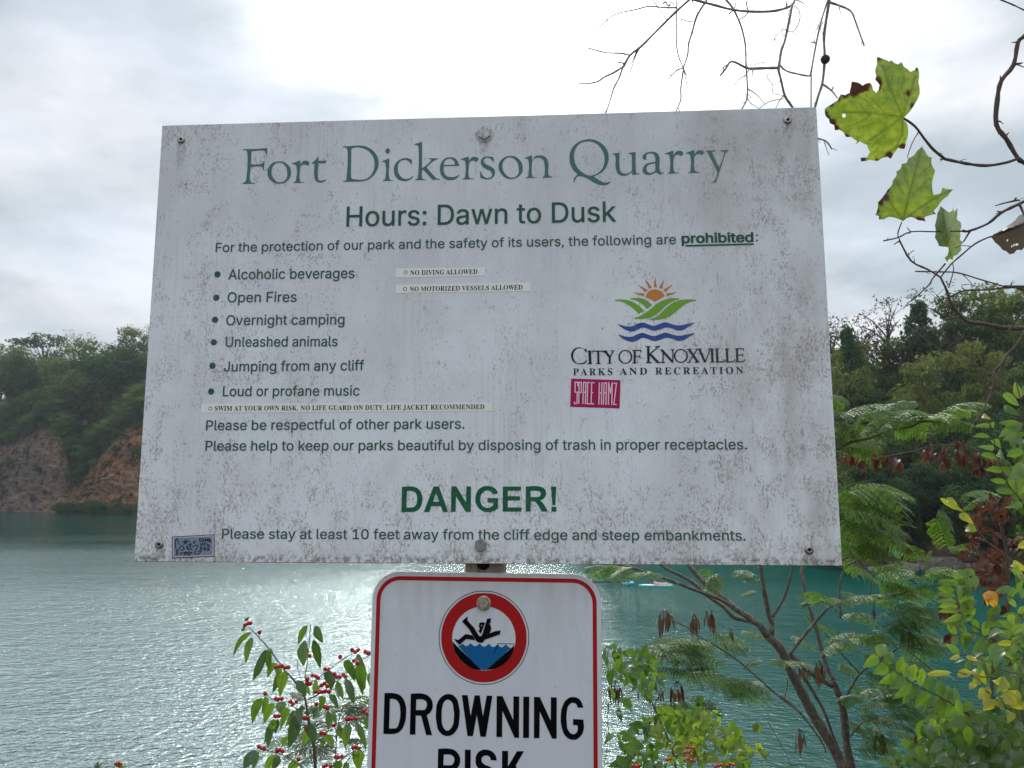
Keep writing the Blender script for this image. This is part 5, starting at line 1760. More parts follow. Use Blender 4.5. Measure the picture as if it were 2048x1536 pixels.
big_leaf(Q2, "1050,803* 1075,780* 1110,735* 1125,710* 1160,640* 1150,560* 1155,490* 1140,455* 1125,480* 1095,490* 1050,455* 1035,425* 1010,440* 985,430* 965,412* 950,420* 915,405* 868,388* 868,440* 855,480* 862,520* 855,545* 870,560* 885,580* 878,615* 862,635* 840,615* 835,590* 820,565* 790,572* 770,585* 740,565* 695,558* 690,590* 680,635* 650,650* 620,645* 600,685* 560,710* 510,745* 515,790* 540,815* 545,840* 575,855* 580,890* 610,885* 640,905* 655,935* 690,935* 735,965* 720,985* 750,965* 800,990* 820,1040* 800,1075* 755,1078* 760,1103* 820,1090* 870,1100* 900,1080* 940,1070* 960,1085* 980,1050* 1010,1010* 1055,1018* 1065,970* 1080,920* 1075,850* 1050,820*",
         "4:1042,800-930,783-800,768-640,765;4:1042,800-1000,700-960,620-905,450;4:1042,800-940,870-860,930-810,960;3.5:1042,800-1040,920-1000,1000-900,1075;3.5:1042,800-1090,640-1130,520;2.5:930,783-860,700-790,650;2.5:870,776-800,690-720,650;2.5:800,768-740,700-680,690;2.5:900,780-840,840-740,880;2.5:830,772-760,830-650,870;2.5:990,680-960,560-985,470;2.5:1000,700-920,640-890,560;2.5:960,620-930,560-880,520;2.5:980,840-900,960-850,1040;2.5:1045,870-1055,940-1040,1000;2.5:1070,720-1040,600-1050,500;2.5:960,858-880,960-830,1000",
         [(770, 575, 42), (710, 600, 46), (650, 640, 26), (600, 672, 20), (555, 712, 16), (515, 775, 18), (530, 810, 22), (560, 840, 28), (590, 878, 24), (660, 930, 16), (872, 560, 30), (870, 600, 22), (1080, 637, 17), (1112, 722, 18), (960, 1065, 26), (1045, 1003, 20), (770, 1090, 20), (870, 1090, 14), (875, 398, 16), (1133, 470, 16), (730, 965, 10)],
         1.66, .30, (-.1, .25), 'largest sycamore leaf with brown scalloped left margin', 10, holes=((640, 788, 13),))
big_leaf(Q2, "1045,1512* 1000,1490* 950,1480* 915,1500* 880,1500* 880,1475* 855,1470* 870,1430* 875,1380* 910,1340* 940,1295* 970,1260* 975,1230* 1000,1200* 1000,1170* 1030,1150* 1035,1120* 1070,1110* 1080,1080* 1120,1060* 1140,1030* 1175,998* 1195,1030* 1220,1070* 1240,1075* 1240,1120* 1265,1165* 1255,1200* 1245,1240* 1245,1290* 1255,1330* 1300,1320* 1315,1280* 1340,1290* 1388,1292* 1350,1340* 1310,1370* 1285,1410* 1255,1440* 1270,1462* 1230,1470* 1190,1485* 1200,1512* 1150,1505* 1100,1480* 1070,1490*",
         "4:1045,1505-1075,1380-1110,1240-1170,1010;3.5:1045,1505-1130,1440-1230,1370-1370,1300;3.5:1045,1505-990,1430-930,1330;3:1045,1505-970,1480-880,1470;3:1045,1505-1120,1490-1190,1500;2.5:1080,1360-1020,1280-990,1220;2.5:1095,1300-1050,1210-1040,1150;2.5:1080,1370-1160,1280-1230,1220;2.5:1110,1240-1170,1180-1235,1120;2.5:1160,1418-1230,1420-1260,1400;2.5:1000,1445-940,1420-880,1400;2.5:1120,1200-1090,1130-1090,1090",
         [(915, 1345, 26), (890, 1385, 20), (935, 1300, 18), (870, 1440, 14), (1150, 1500, 22), (1100, 1488, 16), (1195, 1508, 20), (1262, 1460, 13), (880, 1490, 12)], 1.66, .2, (.1, -.2), 'upright triangular sycamore leaf with one long right lobe', 10)
big_leaf(Q3, "1170,190* 1190,205* 1225,230* 1245,215* 1245,185* 1255,225* 1275,200* 1275,240* 1270,270* 1295,290* 1300,320* 1290,345* 1295,370* 1290,400* 1305,410* 1295,440* 1300,460* 1275,490* 1250,500* 1245,520* 1225,515* 1210,535* 1195,510* 1215,490* 1220,445* 1180,440* 1160,435* 1145,400* 1135,385* 1140,340* 1135,310* 1145,270* 1150,235*",
         "3:1240,520-1222,440-1215,330-1180,200;2.5:1222,430-1180,370-1150,310;2.5:1220,400-1260,340-1290,300;2.5:1217,350-1180,290-1165,250;2:1218,360-1250,280-1265,230;2:1228,460-1260,450-1290,440", [(1247, 192, 9), (1273, 206, 8), (1165, 430, 8)], 1.67, .2, (.25, -.15), 'small narrow sycamore leaf hanging below the triangular one', 8, fold=((1222, 440), (1180, 200), .9))
M_DRY = leafmat('dry_leaf_blade', (.04, .045, .028), (.085, .06, .045), (.05, .045, .02), (.10, .05, .03), .35, .2, .5, 90)
big_leaf(Q3, "1478,380* 1500,360* 1540,338* 1580,312* 1620,285* 1650,250* 1690,228* 1760,205* 1800,250* 1790,330* 1760,400* 1720,430* 1690,440* 1670,462* 1640,460* 1622,482* 1595,488* 1575,470* 1550,460* 1530,435* 1505,415*",
         "4:1480,380-1560,365-1650,330-1780,260;3:1500,380-1590,420-1640,455;2.5:1560,365-1640,400-1720,420;2.5:1500,372-1600,310-1700,240", [(1600, 470, 26), (1650, 455, 22), (1530, 425, 18), (1700, 435, 24)], 1.66, .5, (.3, .5), 'folded drying grey-brown sycamore leaf at the right edge', 9, M_DRY, fold=((1480, 380), (1780, 260), 1.6), holes=((1582, 402, 5), (1640, 425, 8), (1620, 430, 6), (1605, 440, 5)))

# ---------------------------------------------------------------- red-berried honeysuckle left of the drowning sign
H_L = leafmat('honeysuckle_leaf', (.014, .050, .016), (.040, .105, .028), (.05, .13, .010), (.20, .34, .022), .48, .30, .36)
H_S = barkmat('honeysuckle_stem', (.06, .045, .035), (.16, .125, .09), 260)
M_BERRY = simplemat('red_berry', (.40, .005, .012), .16, .6)
QH = Reg(420, 1200, 4.571)
KH = 4.571
DH = 1.45
hrng = random.Random(3)
hon = thing('berry_honeysuckle', 'upright honeysuckle with red berries and drooping leaves left of the drowning sign', 'shrub', (P(640, 1700, DH).x, P(640, 1700, DH).y, 0))
mb = MB()
for w0, w1, s in [(34, 20, "990,2400 980,1900 965,1560 950,1350 930,1230 900,1100 880,950 860,870"), (20, 12, "860,870 800,780 740,700 680,640"), (12, 6, "680,640 540,450 430,320 340,240"), (9, 6, "870,740 880,640 895,530 910,360 920,225"), (12, 6, "890,910 1000,860 1080,800 1170,730 1250,660 1340,590 1480,490"),
                  (10, 6, "880,790 1000,700 1100,630 1200,550 1325,480"), (11, 6, "895,1060 850,1020 720,960 600,920 505,865"), (12, 7, "920,1250 980,1270 1100,1340 1170,1415"), (10, 6, "1080,1560 1200,1460 1300,1390 1460,1305"), (12, 6, "960,1620 840,1530 720,1440 620,1400 500,1370 440,1350"),
                  (9, 5, "905,1090 950,1010 990,960 1060,980"), (6, 4, "870,870 770,790 700,720"), (6, 4, "800,560 800,620 830,720"), (8, 5, "930,1240 880,1160 850,1100"), (8, 5, "940,1180 1040,1160 1130,1140 1280,1080 1420,1030"), (7, 5, "1170,1415 1150,1380 1140,1340"), (16, 9, "985,2100 1100,1750 1250,1480 1330,1370"), (8, 5, "920,1270 980,1250 1030,1225")]:
    tube(mb, poly(QH, s, DH + hrng.uniform(-.03, .03), DH + hrng.uniform(-.05, .05)), wpx(w0, KH, DH), wpx(w1, KH, DH), 6, 0, 3, .12, hrng)
under(mb.build('stems', H_S), hon)
LV = "385,290,210,510,62 385,335,325,575,74 510,450,390,740,78 530,450,545,640,86 615,580,525,700,76 650,650,570,840,74 680,650,640,885,104 800,730,880,880,84 890,228,805,400,74 965,232,1030,395,70 865,370,860,610,88 945,360,1010,625,74 970,730,940,875,56 1080,640,1090,770,74 1110,650,1105,840,76 1230,555,1330,730,80 1350,490,1440,700,76 1360,590,1390,870,112 1160,740,1220,900,74 1235,715,1320,950,94 1090,860,1170,980,60 1130,810,1180,900,54 470,890,385,1130,78 510,880,470,1050,64 585,945,490,1140,74 640,930,650,1040,92 590,1090,480,1310,74 580,1100,530,1350,74 710,985,640,1180,66 780,1010,690,1150,76 790,1050,720,1340,114 800,990,830,1150,64 890,1130,960,1320,80 890,1215,840,1340,66 990,1000,930,1090,56 1030,880,1000,1030,76 1075,1010,1085,1190,66 1100,1000,1160,1140,54 1160,1170,1260,1290,84 1270,1120,1240,1350,84 1320,1120,1430,1360,76 1430,1060,1430,1180,56 1040,1240,1140,1340,76 1030,1255,1030,1345,40 420,1370,300,1560,94 440,1380,390,1560,66 600,1415,500,1570,94 630,1420,560,1560,76 800,1480,700,1560,94 1180,1470,1160,1600,94 1370,1370,1360,1560,114 1240,1480,1260,1560,54 320,245,280,280,34 545,450,580,475,30 610,590,640,720,60 880,760,920,870,50 620,1090,600,1220,70 690,1250,660,1340,60 1000,780,990,850,40 1480,650,1500,820,90 1500,700,1560,900,90 750,1050,800,1200,60 850,960,800,1040,50 930,960,900,1040,44 1330,620,1420,820,80"
mb = MB()
for w in LV.split():
    x0, y0_, x1, y1, wd = (float(t_) for t_ in w.split(','))
    dd = DH + hrng.uniform(-.06, .06)
    leaf(mb, P(*QH(x0, y0_), dd), P(*QH(x1, y1), dd + hrng.uniform(-.03, .03)), wd / KH / FPX * dd * 1.12, hrng, 0, hrng.uniform(.05, .16), .28, 8, .45, .9)
    mid = P(*QH(x0, y0_), dd)
under(mb.build('foliage', H_L), hon)
for x, y, n in [(345, 222, 3), (452, 296, 1), (660, 605, 5), (910, 512, 1), (888, 725, 1), (905, 755, 2), (965, 700, 3), (1070, 618, 2), (1195, 520, 1), (1330, 465, 3), (1445, 475, 3), (1330, 565, 2), (1190, 690, 5), (1050, 775, 3), (1045, 840, 4), (980, 850, 2), (505, 855, 1), (630, 905, 3), (760, 938, 3), (825, 1000, 3), (610, 1055, 2), (875, 1092, 2), (808, 803, 1), (1065, 985, 2), (975, 950, 1), (1130, 1145, 1), (1285, 1085, 4), (1415, 1025, 2), (1035, 1225, 2), (470, 1345, 3), (640, 1380, 3), (805, 1455, 1), (1335, 1345, 3), (1175, 1440, 3), (1070, 1520, 3), (880, 1180, 1)]:
    mb = MB()
    for k in range(n):
        ox = (k - (n - 1) / 2) * 27 + hrng.uniform(-5, 5); oy = hrng.uniform(-16, 16) if n > 1 else 0
        ball(mb, P(*QH(x + ox, y + oy), DH - .012 - .004 * k), .0038 * hrng.uniform(.92, 1.12), 10, 8)
    under(mb.build('berry_cluster', M_BERRY), hon)
mb = MB()
for k in range(14): leaf(mb, P(*QH(335, 190), DH), P(*QH(335 + hrng.uniform(-20, 20), 160 + hrng.uniform(-8, 30)), DH), .003, hrng, 0, .1, .2, 3)
under(mb.build('dry_bud', simplemat('dry_brown_bud', (.10, .075, .055), .9, .1)), hon)

# ---------------------------------------------------------------- mimosa tree on the bank: leaning stems, ferny leaves, hanging brown pods
MIM_L = leafmat('mimosa_leaflet', (.045, .11, .022), (.09, .17, .035), (.09, .20, .015), (.20, .34, .03), .45, .16, .4)
MIM_S = barkmat('mimosa_bark', (.055, .045, .038), (.165, .145, .125), 34, .5)
POD = leafmat('dry_seed_pod', (.040, .024, .016), (.085, .050, .030), (.07, .03, .015), (.17, .075, .035), .35, .15, .5)
QA, QB, QC = Reg(1180, 1120, 3.693), Reg(1560, 1120, 3.693), Reg(1640, 760, 3.841)
DM = 4.6
mrng = random.Random(12)
mim = thing('mimosa_tree', 'leaning multi-stemmed mimosa tree with ferny leaves and brown seed pods on the bank at right', 'tree', (P(1700, 1700, DM).x, P(1700, 1700, DM).y, bank_z(P(1700, 1700, DM).x, DM)))
KA = 3.693


def stem(name, reg, k, items, m, parent, d, rng=mrng, seg=8):
    if name in ('branch', 'trunk') and len(items) > 1:          # each limb of the tree is a part of its own
        for it in items: stem(name, reg, k, [it], m, parent, d, rng, seg)
        return
    mb = MB()
    for w0, w1, s, *dd in items:
        tube(mb, poly(reg, s, dd[0] if dd else d, dd[1] if len(dd) > 1 else None), wpx(w0, k, d), wpx(w1, k, d), seg, 0, 4, .10, rng)
    return under(mb.build(name, m), parent)


stem('trunk', QB, KA, [(84, 62, "640,2500 560,1950 470,1560 400,1400 250,1150 150,960 60,780 0,650 -93,560", DM, DM)], MIM_S, mim, DM)
stem('trunk', QB, KA, [(80, 40, "640,2500 590,1950 530,1560 490,1350 470,1130 420,960 385,880", DM + .15), (34, 24, "395,880 350,800 290,600 250,450 200,300 170,150 160,80 190,-40 230,-160", DM + .15, DM + .4)], MIM_S, mim, DM)
stem('branch', QA, KA, [(58, 46, "1310,560 1250,480 1180,430 1060,350", DM), (46, 30, "1060,350 960,260 850,170 740,50 680,-60 600,-200", DM, DM + .2), (40, 26, "1330,590 1345,480 1320,400 1280,200 1260,40 1255,-120", DM), (22, 14, "1350,420 1440,260 1490,80 1510,-60", DM),
                        (34, 24, "1180,450 1060,420 980,340 850,250 780,180 700,130 560,60 470,-10", DM + .1, DM + .25), (30, 18, "1060,350 940,280 800,230 700,190 540,130 320,60 180,20", DM, DM - .1), (12, 8, "330,80 270,150 200,160 20,160 -80,130", DM - .1), (14, 8, "1560,1130 1400,1010 1250,880 1100,750 940,640 800,560 720,500 600,440", DM - .3, DM - .4), (10, 6, "1010,660 960,560 890,500", DM - .38), (8, 5, "1440,1010 1460,920 1450,870", DM - .3)], MIM_S, mim, DM)
stem('branch', QB, KA, [(40, 40, "390,930 250,850 120,740 70,690", DM + .1), (24, 18, "70,700 200,530 310,400 370,345 480,310 600,290 720,285", DM - .1), (16, 8, "720,285 860,260 950,230 1080,195", DM - .1, DM - .2), (20, 12, "468,1070 520,950 590,840 700,760 890,640", DM), (11, 7, "590,840 480,720 300,500", DM), (18, 10, "0,1000 150,1130 300,1330 340,1420", DM - .2), (26, 18, "170,850 260,1000 330,1130 400,1320 500,1560", DM + .05), (14, 8, "520,1300 600,1210 700,1170", DM), (9, 6, "660,280 680,120 690,20", DM), (22, 14, "450,430 440,200 480,60 560,0", DM + .5), (12, 7, "920,650 1010,720 1110,800 1200,900", DM - .4)], MIM_S, mim, DM)
stem('branch', QC, 3.841, [(22, 16, "-90,640 0,590 150,520 250,475 400,440 560,380 700,360 780,320 920,320", DM - .6, DM - .7), (10, 6, "-60,260 0,300 130,420 200,490", DM - .6), (12, 8, "30,940 150,860 260,800 420,770", DM - .5)], barkmat('green_mimosa_shoot', (.045, .06, .02), (.10, .12, .04), 40), mim, DM)


def frond(mb, b0, b1, rng, sag=.16, npin=9, pl=.42, leafl=.017):
    """Twice-divided mimosa leaf: drooping rachis, paired pinnae, each with rows of tiny leaflets."""
    ax = b1 - b0
    L = ax.length
    ax.normalize()
    side = ax.cross(Vector((0, 0, 1)))
    if side.length < .1: side = ax.cross(Vector((0, 1, 0)))
    side.normalize()
    side = Matrix.Rotation(rng.uniform(-.5, .5), 3, ax) @ side
    up = side.cross(ax)
    if up.z < 0: up = -up
    pts = [b0 + ax * (L * t_) + Vector((0, 0, 1)) * (sag * L * 4 * t_ * (1 - t_) * .6) for t_ in [i / 6 for i in range(7)]]
    tube(mb, pts, .0016, .0008, 4, 1, 1, .05, rng)
    for i in range(npin):
        t_ = .16 + .84 * i / (npin - 1)
        c = b0 + ax * (L * t_) + Vector((0, 0, 1)) * (sag * L * 4 * t_ * (1 - t_) * .6)
        pw = pl * L * (1 - .45 * abs(t_ - .45) * 1.6) * rng.uniform(.85, 1.1)
        for sg in (-1, 1):
            dr = (side * sg + ax * rng.uniform(.35, .7) - up * rng.uniform(.15, .5)).normalized()
            n = max(7, int(pw / (leafl * .42)))
            n = min(n, 15)
            lw = pw / n * .62
            pu = dr.cross(ax).normalized()
            fl = dr.cross(pu).normalized()
            droop = rng.uniform(.1, .35)
            e = c
            for k in range(n):
                q = c + dr * (pw * (k + 1) / n) - Vector((0, 0, 1)) * (droop * pw * ((k + 1) / n) ** 2)
                sz = leafl * 1.15 * (1 - .35 * k / n) * rng.uniform(.85, 1.15)
                for s2 in (-1, 1):
                    tp = q + fl * s2 * sz + dr * sz * .35 - up * sz * rng.uniform(.0, .35)
                    mid = q.lerp(tp, .5)
                    mb.add([q, mid - dr * lw * .95, tp, mid + dr * lw * .95], [(0, 1, 2, 3)])
                e = q
            mb.add([c, c + ax * .0012, e], [(0, 1, 2)], 1)


def fronds(name, reg, spec, d, parent, mats, rng=mrng, **kw):
    mb = MB()
    for w in spec.split():
        x0, y0_, x1, y1, *z = (float(t_) for t_ in w.split(','))
        dd = d + (z[0] if z else 0) + rng.uniform(-.12, .12)
        frond(mb, P(*reg(x0, y0_), dd), P(*reg(x1, y1), dd - rng.uniform(-.1, .14)), rng, **kw)
    return under(mb.build(name, mats), parent)


MM = [MIM_L, MIM_S]
fronds('foliage', QC, "100,300,480,190 150,520,330,260 260,470,560,215 400,440,640,260 300,330,620,190 560,380,820,280 700,360,900,290 420,250,700,170 780,320,1130,230 900,320,1250,190 860,330,1150,350 940,230,1250,180 250,475,420,560 150,520,460,600 400,440,610,470 560,380,800,400 -20,150,180,140 -20,240,190,260 -40,330,250,350 0,420,260,420 560,250,800,250 -20,120,160,190", DM - .6, mim, MM, sag=.18, leafl=.016)
fronds('foliage', QC, "150,880,640,880 200,820,560,1010 160,960,600,1100 240,800,620,960 180,1000,640,1160 150,1100,560,1230 200,1180,660,1260 230,1250,600,1380 160,1240,450,1400 330,800,690,890 120,900,400,1180 170,1060,380,1330 220,900,480,1260 300,1000,640,1240 150,830,330,1000 130,1160,300,1470 420,800,640,1030 340,1120,680,1330", DM - .5, mim, MM, sag=.2, leafl=.016)
fronds('foliage', QC, "660,1480,420,1440 770,1470,830,1330 780,1480,1100,1480 800,1400,690,1280 1120,960,1330,880 1080,900,1300,860 1090,1000,1200,930 970,1330,1150,1260 960,1290,1180,1300 930,1000,1000,1130 900,1050,960,1250", DM - .4, mim, MM, sag=.16, leafl=.015)
fronds('foliage', QB, "480,20,560,110 680,60,1000,210 700,180,980,220 720,285,1010,250 690,120,950,80 370,345,250,240 420,320,640,270 480,310,300,300 560,300,800,260 1030,130,1280,90 1080,195,1300,160 800,410,1170,370 830,450,1180,460 700,500,1020,470 640,560,960,540 480,580,700,600 330,590,560,640 440,600,330,680 780,760,640,700 900,640,1200,640 860,560,1150,590 890,640,700,560 700,760,900,780 590,1090,780,1060 560,1110,740,1160 780,1130,1000,1110 820,1060,1180,1090 860,1180,1180,1140 560,1280,740,1250 760,1300,900,1270 980,920,760,960 1000,960,760,1020 1000,330,780,400", DM - .2, mim, MM, sag=.16, leafl=.015)
fronds('foliage', QA, "300,60,60,80 200,30,20,120 420,90,240,130 560,130,420,90 1050,80,1190,100 1120,150,1230,140 1100,260,1200,230 960,100,900,220 480,640,800,650 380,640,640,640 520,690,800,720 600,600,830,630 700,700,980,760 560,760,840,760 400,700,640,740 960,590,1160,640 640,830,960,860 800,860,1100,900 900,900,1190,900 980,930,1300,960 1050,960,1270,1030 720,1020,920,1060 780,1030,960,1130 80,780,280,760 80,830,260,800 90,960,200,960 1110,520,1260,560 1130,800,1240,740 1530,260,1640,300 1540,330,1630,310 1350,760,1620,770 1310,760,1420,740 560,1080,720,1060 300,680,520,680 880,560,1120,600", DM - .3, mim, MM, sag=.14, leafl=.014)


fronds('foliage', QB, "500,560,760,600 430,420,640,400 900,640,1100,720 800,600,620,620 700,770,960,860 620,820,800,900 560,1160,800,1200 700,1180,940,1150 820,1060,960,1000 900,1250,1150,1220 600,1330,820,1330 760,1010,600,1000 1000,200,1150,260 900,240,1080,300 620,300,480,240 700,300,860,330 850,420,1060,360 900,470,1130,520 780,540,900,470 950,560,1060,610 560,540,360,600 540,600,400,660 1050,90,1240,60 1150,200,1000,130 700,130,560,60 760,170,940,250", DM - .1, mim, MM, sag=.18, leafl=.015)
fronds('foliage', QB, "620,900,780,980 720,900,900,940 500,1180,640,1290 640,1240,800,1330 800,1200,980,1260 900,1130,1060,1200 700,1080,840,1010 560,1000,720,960 1000,1060,1200,1010 1050,1180,1240,1200 420,1060,560,1010 860,800,1040,830 940,760,1120,800 1040,860,1230,850 1000,420,1160,460 560,420,700,470 860,1330,1060,1310 560,1400,760,1380", DM, mim, MM, sag=.2, leafl=.017)
fronds('foliage', QA, "420,600,640,590 430,650,700,690 520,620,860,600 600,690,850,700 660,640,900,660 640,880,900,830 860,900,1130,960 960,950,1240,930 700,850,500,800 330,60,180,130 150,60,-20,60 920,140,860,70 560,800,760,850 900,640,1140,660", DM - .25, mim, MM, sag=.16, leafl=.014)


fronds('foliage', QB, "700,60,940,60 560,80,720,160 880,330,1080,360 640,620,820,690 980,640,1180,680 760,920,960,960 480,900,640,990 420,760,560,840 880,1000,1080,1050 560,1220,720,1180 680,1360,860,1410 920,1380,1100,1330 1020,560,1200,600 300,480,420,560 180,420,300,500 90,560,230,640", DM + .25, mim, MM, sag=.2, leafl=.017)


def pods(reg, x, y, n, w, h, d):
    mb = MB()
    for i in range(n):
        bx, by = x + mrng.uniform(-w / 2, w / 2), y - h / 2 + mrng.uniform(0, h * .35)
        dd = d + mrng.uniform(-.05, .05)
        p0 = P(*reg(bx, by), dd)
        L = h * mrng.uniform(.55, .85) / KA / FPX * dd
        leaf(mb, p0, p0 + Vector((mrng.uniform(-.2, .2) * L, mrng.uniform(-.2, .2) * L, -L)), L * .19, mrng, 0, mrng.uniform(-.1, .1), .15, 6, 1.2, .7)
        tube(mb, [P(*reg(x, y - h * .62), d), p0], .0012, .001, 4, 0, 1)
    return under(mb.build('seed_pod_cluster', POD), mim)


for x, y, n, w, h in ((545, 470, 13, 110, 175), (765, 490, 8, 60, 165), (860, 440, 5, 30, 130), (900, 470, 5, 26, 200), (1045, 555, 4, 30, 100), (120, 690, 4, 45, 95), (460, 720, 6, 80, 110), (870, 820, 6, 90, 120), (640, 1010, 9, 110, 190), (525, 1010, 3, 40, 110), (190, 1000, 9, 110, 180), (370, 990, 3, 30, 100), (1545, 1345, 8, 85, 170), (1580, 850, 8, 90, 130)):
    pods(QA, x, y, n, w, h, DM - .3)
for x, y, n, w, h in ((690, 390, 3, 26, 110), (430, 370, 3, 50, 60), (290, 850, 9, 90, 190), (990, 440, 6, 60, 130), (930, 580, 8, 90, 140), (725, 1340, 7, 70, 170), (1010, 1350, 4, 35, 130), (710, 1420, 3, 30, 80), (170, 850, 5, 60, 100)):
    pods(QB, x, y, n, w, h, DM - .2)

# ---------------------------------------------------------------- yellow-green honeysuckle at the foot of the drowning sign, right
Y_L = leafmat('yellow_green_leaf', (.04, .095, .02), (.10, .16, .03), (.13, .26, .015), (.34, .42, .035), .52, .16, .4)
DG = 2.3
grng = random.Random(8)
hon2 = thing('berry_honeysuckle', 'yellow-green honeysuckle bush with a few red berries right of the drowning sign', 'shrub', (P(1350, 1750, DG).x, P(1350, 1750, DG).y, 0))
stem('stems', QA, KA, [(22, 12, "720,2600 680,1900 620,1460 580,1330 510,1170", DG), (12, 7, "510,1170 440,1020 390,930 340,800 310,690", DG), (9, 5, "510,1170 480,1060 560,950", DG), (10, 6, "600,1400 720,1250 800,1150 850,1080", DG), (10, 6, "620,1460 800,1350 930,1300 1040,1270", DG), (8, 5, "580,1330 460,1300 330,1280", DG), (8, 4, "420,1000 300,900 180,780", DG + .1), (9, 5, "700,1750 900,1560 1080,1440 1280,1420", DG), (8, 5, "560,1700 420,1500 300,1380 230,1440", DG), (7, 4, "140,1050 130,1180 135,1330 110,1480 100,1560", DG), (6, 4, "1300,1170 1370,1290 1440,1420 1490,1520", DG), (6, 4, "250,1040 330,1020 430,1040", DG), (6, 4, "80,1100 160,1060 250,1000 330,960", DG)], H_S, hon2, DG, grng, 6)


def scatter(mb, reg, k, blobs, d, rng, lo, hi, wr=.55, down=.55, mi=0, spread=.25):
    for x, y, rx, ry, n in blobs:
        for _ in range(n):
            a_, r_ = rng.uniform(0, 6.283), math.sqrt(rng.random())
            bx, by = x + math.cos(a_) * rx * r_, y + math.sin(a_) * ry * r_
            L = rng.uniform(lo, hi)
            g_ = rng.gauss(math.pi / 2, .9) if rng.random() < down else rng.uniform(0, 6.283)
            dd = d + rng.uniform(-spread, spread)
            leaf(mb, P(*reg(bx, by), dd), P(*reg(bx + math.cos(g_) * L, by + math.sin(g_) * L), dd + rng.uniform(-.03, .03)), L * wr / k / FPX * dd, rng, mi, rng.uniform(.05, .2), .25, 6, .8, rng.uniform(.75, 1.0))


mb = MB()
scatter(mb, QA, KA, [(640, 1230, 200, 150, 60), (880, 1330, 190, 140, 55), (700, 1400, 200, 110, 36), (1180, 1430, 140, 60, 16), (850, 1180, 120, 80, 22), (1040, 1290, 70, 70, 12)], DG, grng, 60, 110, .58, .6)
under(mb.build('foliage', Y_L), hon2)
mb = MB()
scatter(mb, QA, KA, [(280, 760, 170, 100, 34), (400, 800, 100, 120, 18), (430, 900, 110, 80, 14), (380, 1200, 60, 90, 8), (460, 1370, 100, 60, 12), (300, 1360, 90, 60, 10), (200, 1070, 50, 60, 5), (180, 1280, 30, 40, 3), (620, 1130, 90, 60, 14), (780, 1120, 80, 60, 10), (430, 1490, 160, 40, 12), (250, 1450, 60, 60, 8), (1050, 1500, 120, 50, 12), (1490, 1525, 30, 10, 3), (1240, 1190, 30, 30, 2)], DG, grng, 65, 120, .60, .6)
under(mb.build('foliage', H_L), hon2)
for x, y, n in ((740, 1388, 3), (725, 1430, 3), (735, 1478, 4), (580, 1478, 2), (340, 1510, 3), (950, 1520, 3), (1035, 1505, 3)):
    mb = MB()
    for k_ in range(n): ball(mb, P(*QA(x + (k_ - n / 2 + .5) * 24, y + grng.uniform(-12, 14)), DG - .32), .0042, 10, 8)
    under(mb.build('berry_cluster', M_BERRY), hon2)

# ---------------------------------------------------------------- right edge: tree-of-heaven sapling, long-leaved honeysuckle, yellowing leaves, dead branch
DR = 2.9
rrng = random.Random(31)
S_L = leafmat('pinnate_leaflet', (.055, .125, .022), (.11, .19, .035), (.16, .30, .02), (.30, .44, .04), .5, .2, .35)
sap = thing('pinnate_sapling', 'sapling with rows of bright green paired leaflets near the right edge', 'sapling', (P(1960, 1750, DR).x, P(1960, 1750, DR).y, 0))
stem('stems', QB, KA, [(40, 22, "1520,2500 1530,1900 1540,1400 1560,1000 1580,720 1590,560", DR), (14, 6, "1590,600 1480,520 1380,450 1320,330 1290,160", DR), (14, 6, "1440,1180 1330,1100 1180,1010 1000,920 860,830 700,690", DR), (18, 12, "1540,1500 1480,1300 1400,1150 1340,1100", DR), (8, 5, "1590,640 1500,560 1400,530 1280,580", DR), (12, 6, "1170,1060 1060,1100 960,1010", DR + .1)], H_S, sap, DR, rrng, 7)
mb = MB()


def pinnate(mb, reg, k, spine, n, L, w, d, rng, skew=1.0, mi=0):
    pts = spline(poly(reg, spine, d), 6)
    px_ = [tuple(float(t_) for t_ in q.split(',')) for q in spine.split()]
    for i in range(n):
        u = (i + .5) / n * (len(px_) - 1)
        j = min(int(u), len(px_) - 2); f = u - j
        x = px_[j][0] + (px_[j + 1][0] - px_[j][0]) * f; y = px_[j][1] + (px_[j + 1][1] - px_[j][1]) * f
        tx, ty = px_[j + 1][0] - px_[j][0], px_[j + 1][1] - px_[j][1]
        tl = math.hypot(tx, ty); tx /= tl; ty /= tl
        sz = L * (1 - .45 * abs(i / n - .35)) * rng.uniform(.9, 1.1)
        for sg in (-1, 1):
            ex, ey = -ty * sg + tx * .45, tx * sg + ty * .45
            dd = d + rng.uniform(-.03, .03)
            leaf(mb, P(*reg(x, y), dd), P(*reg(x + ex * sz * (skew if sg > 0 else 1), y + ey * sz + sz * .12), dd + rng.uniform(-.05, .05)), w / k / FPX * d, rng, mi, rng.uniform(.04, .14), .22, 7, .5, .8)


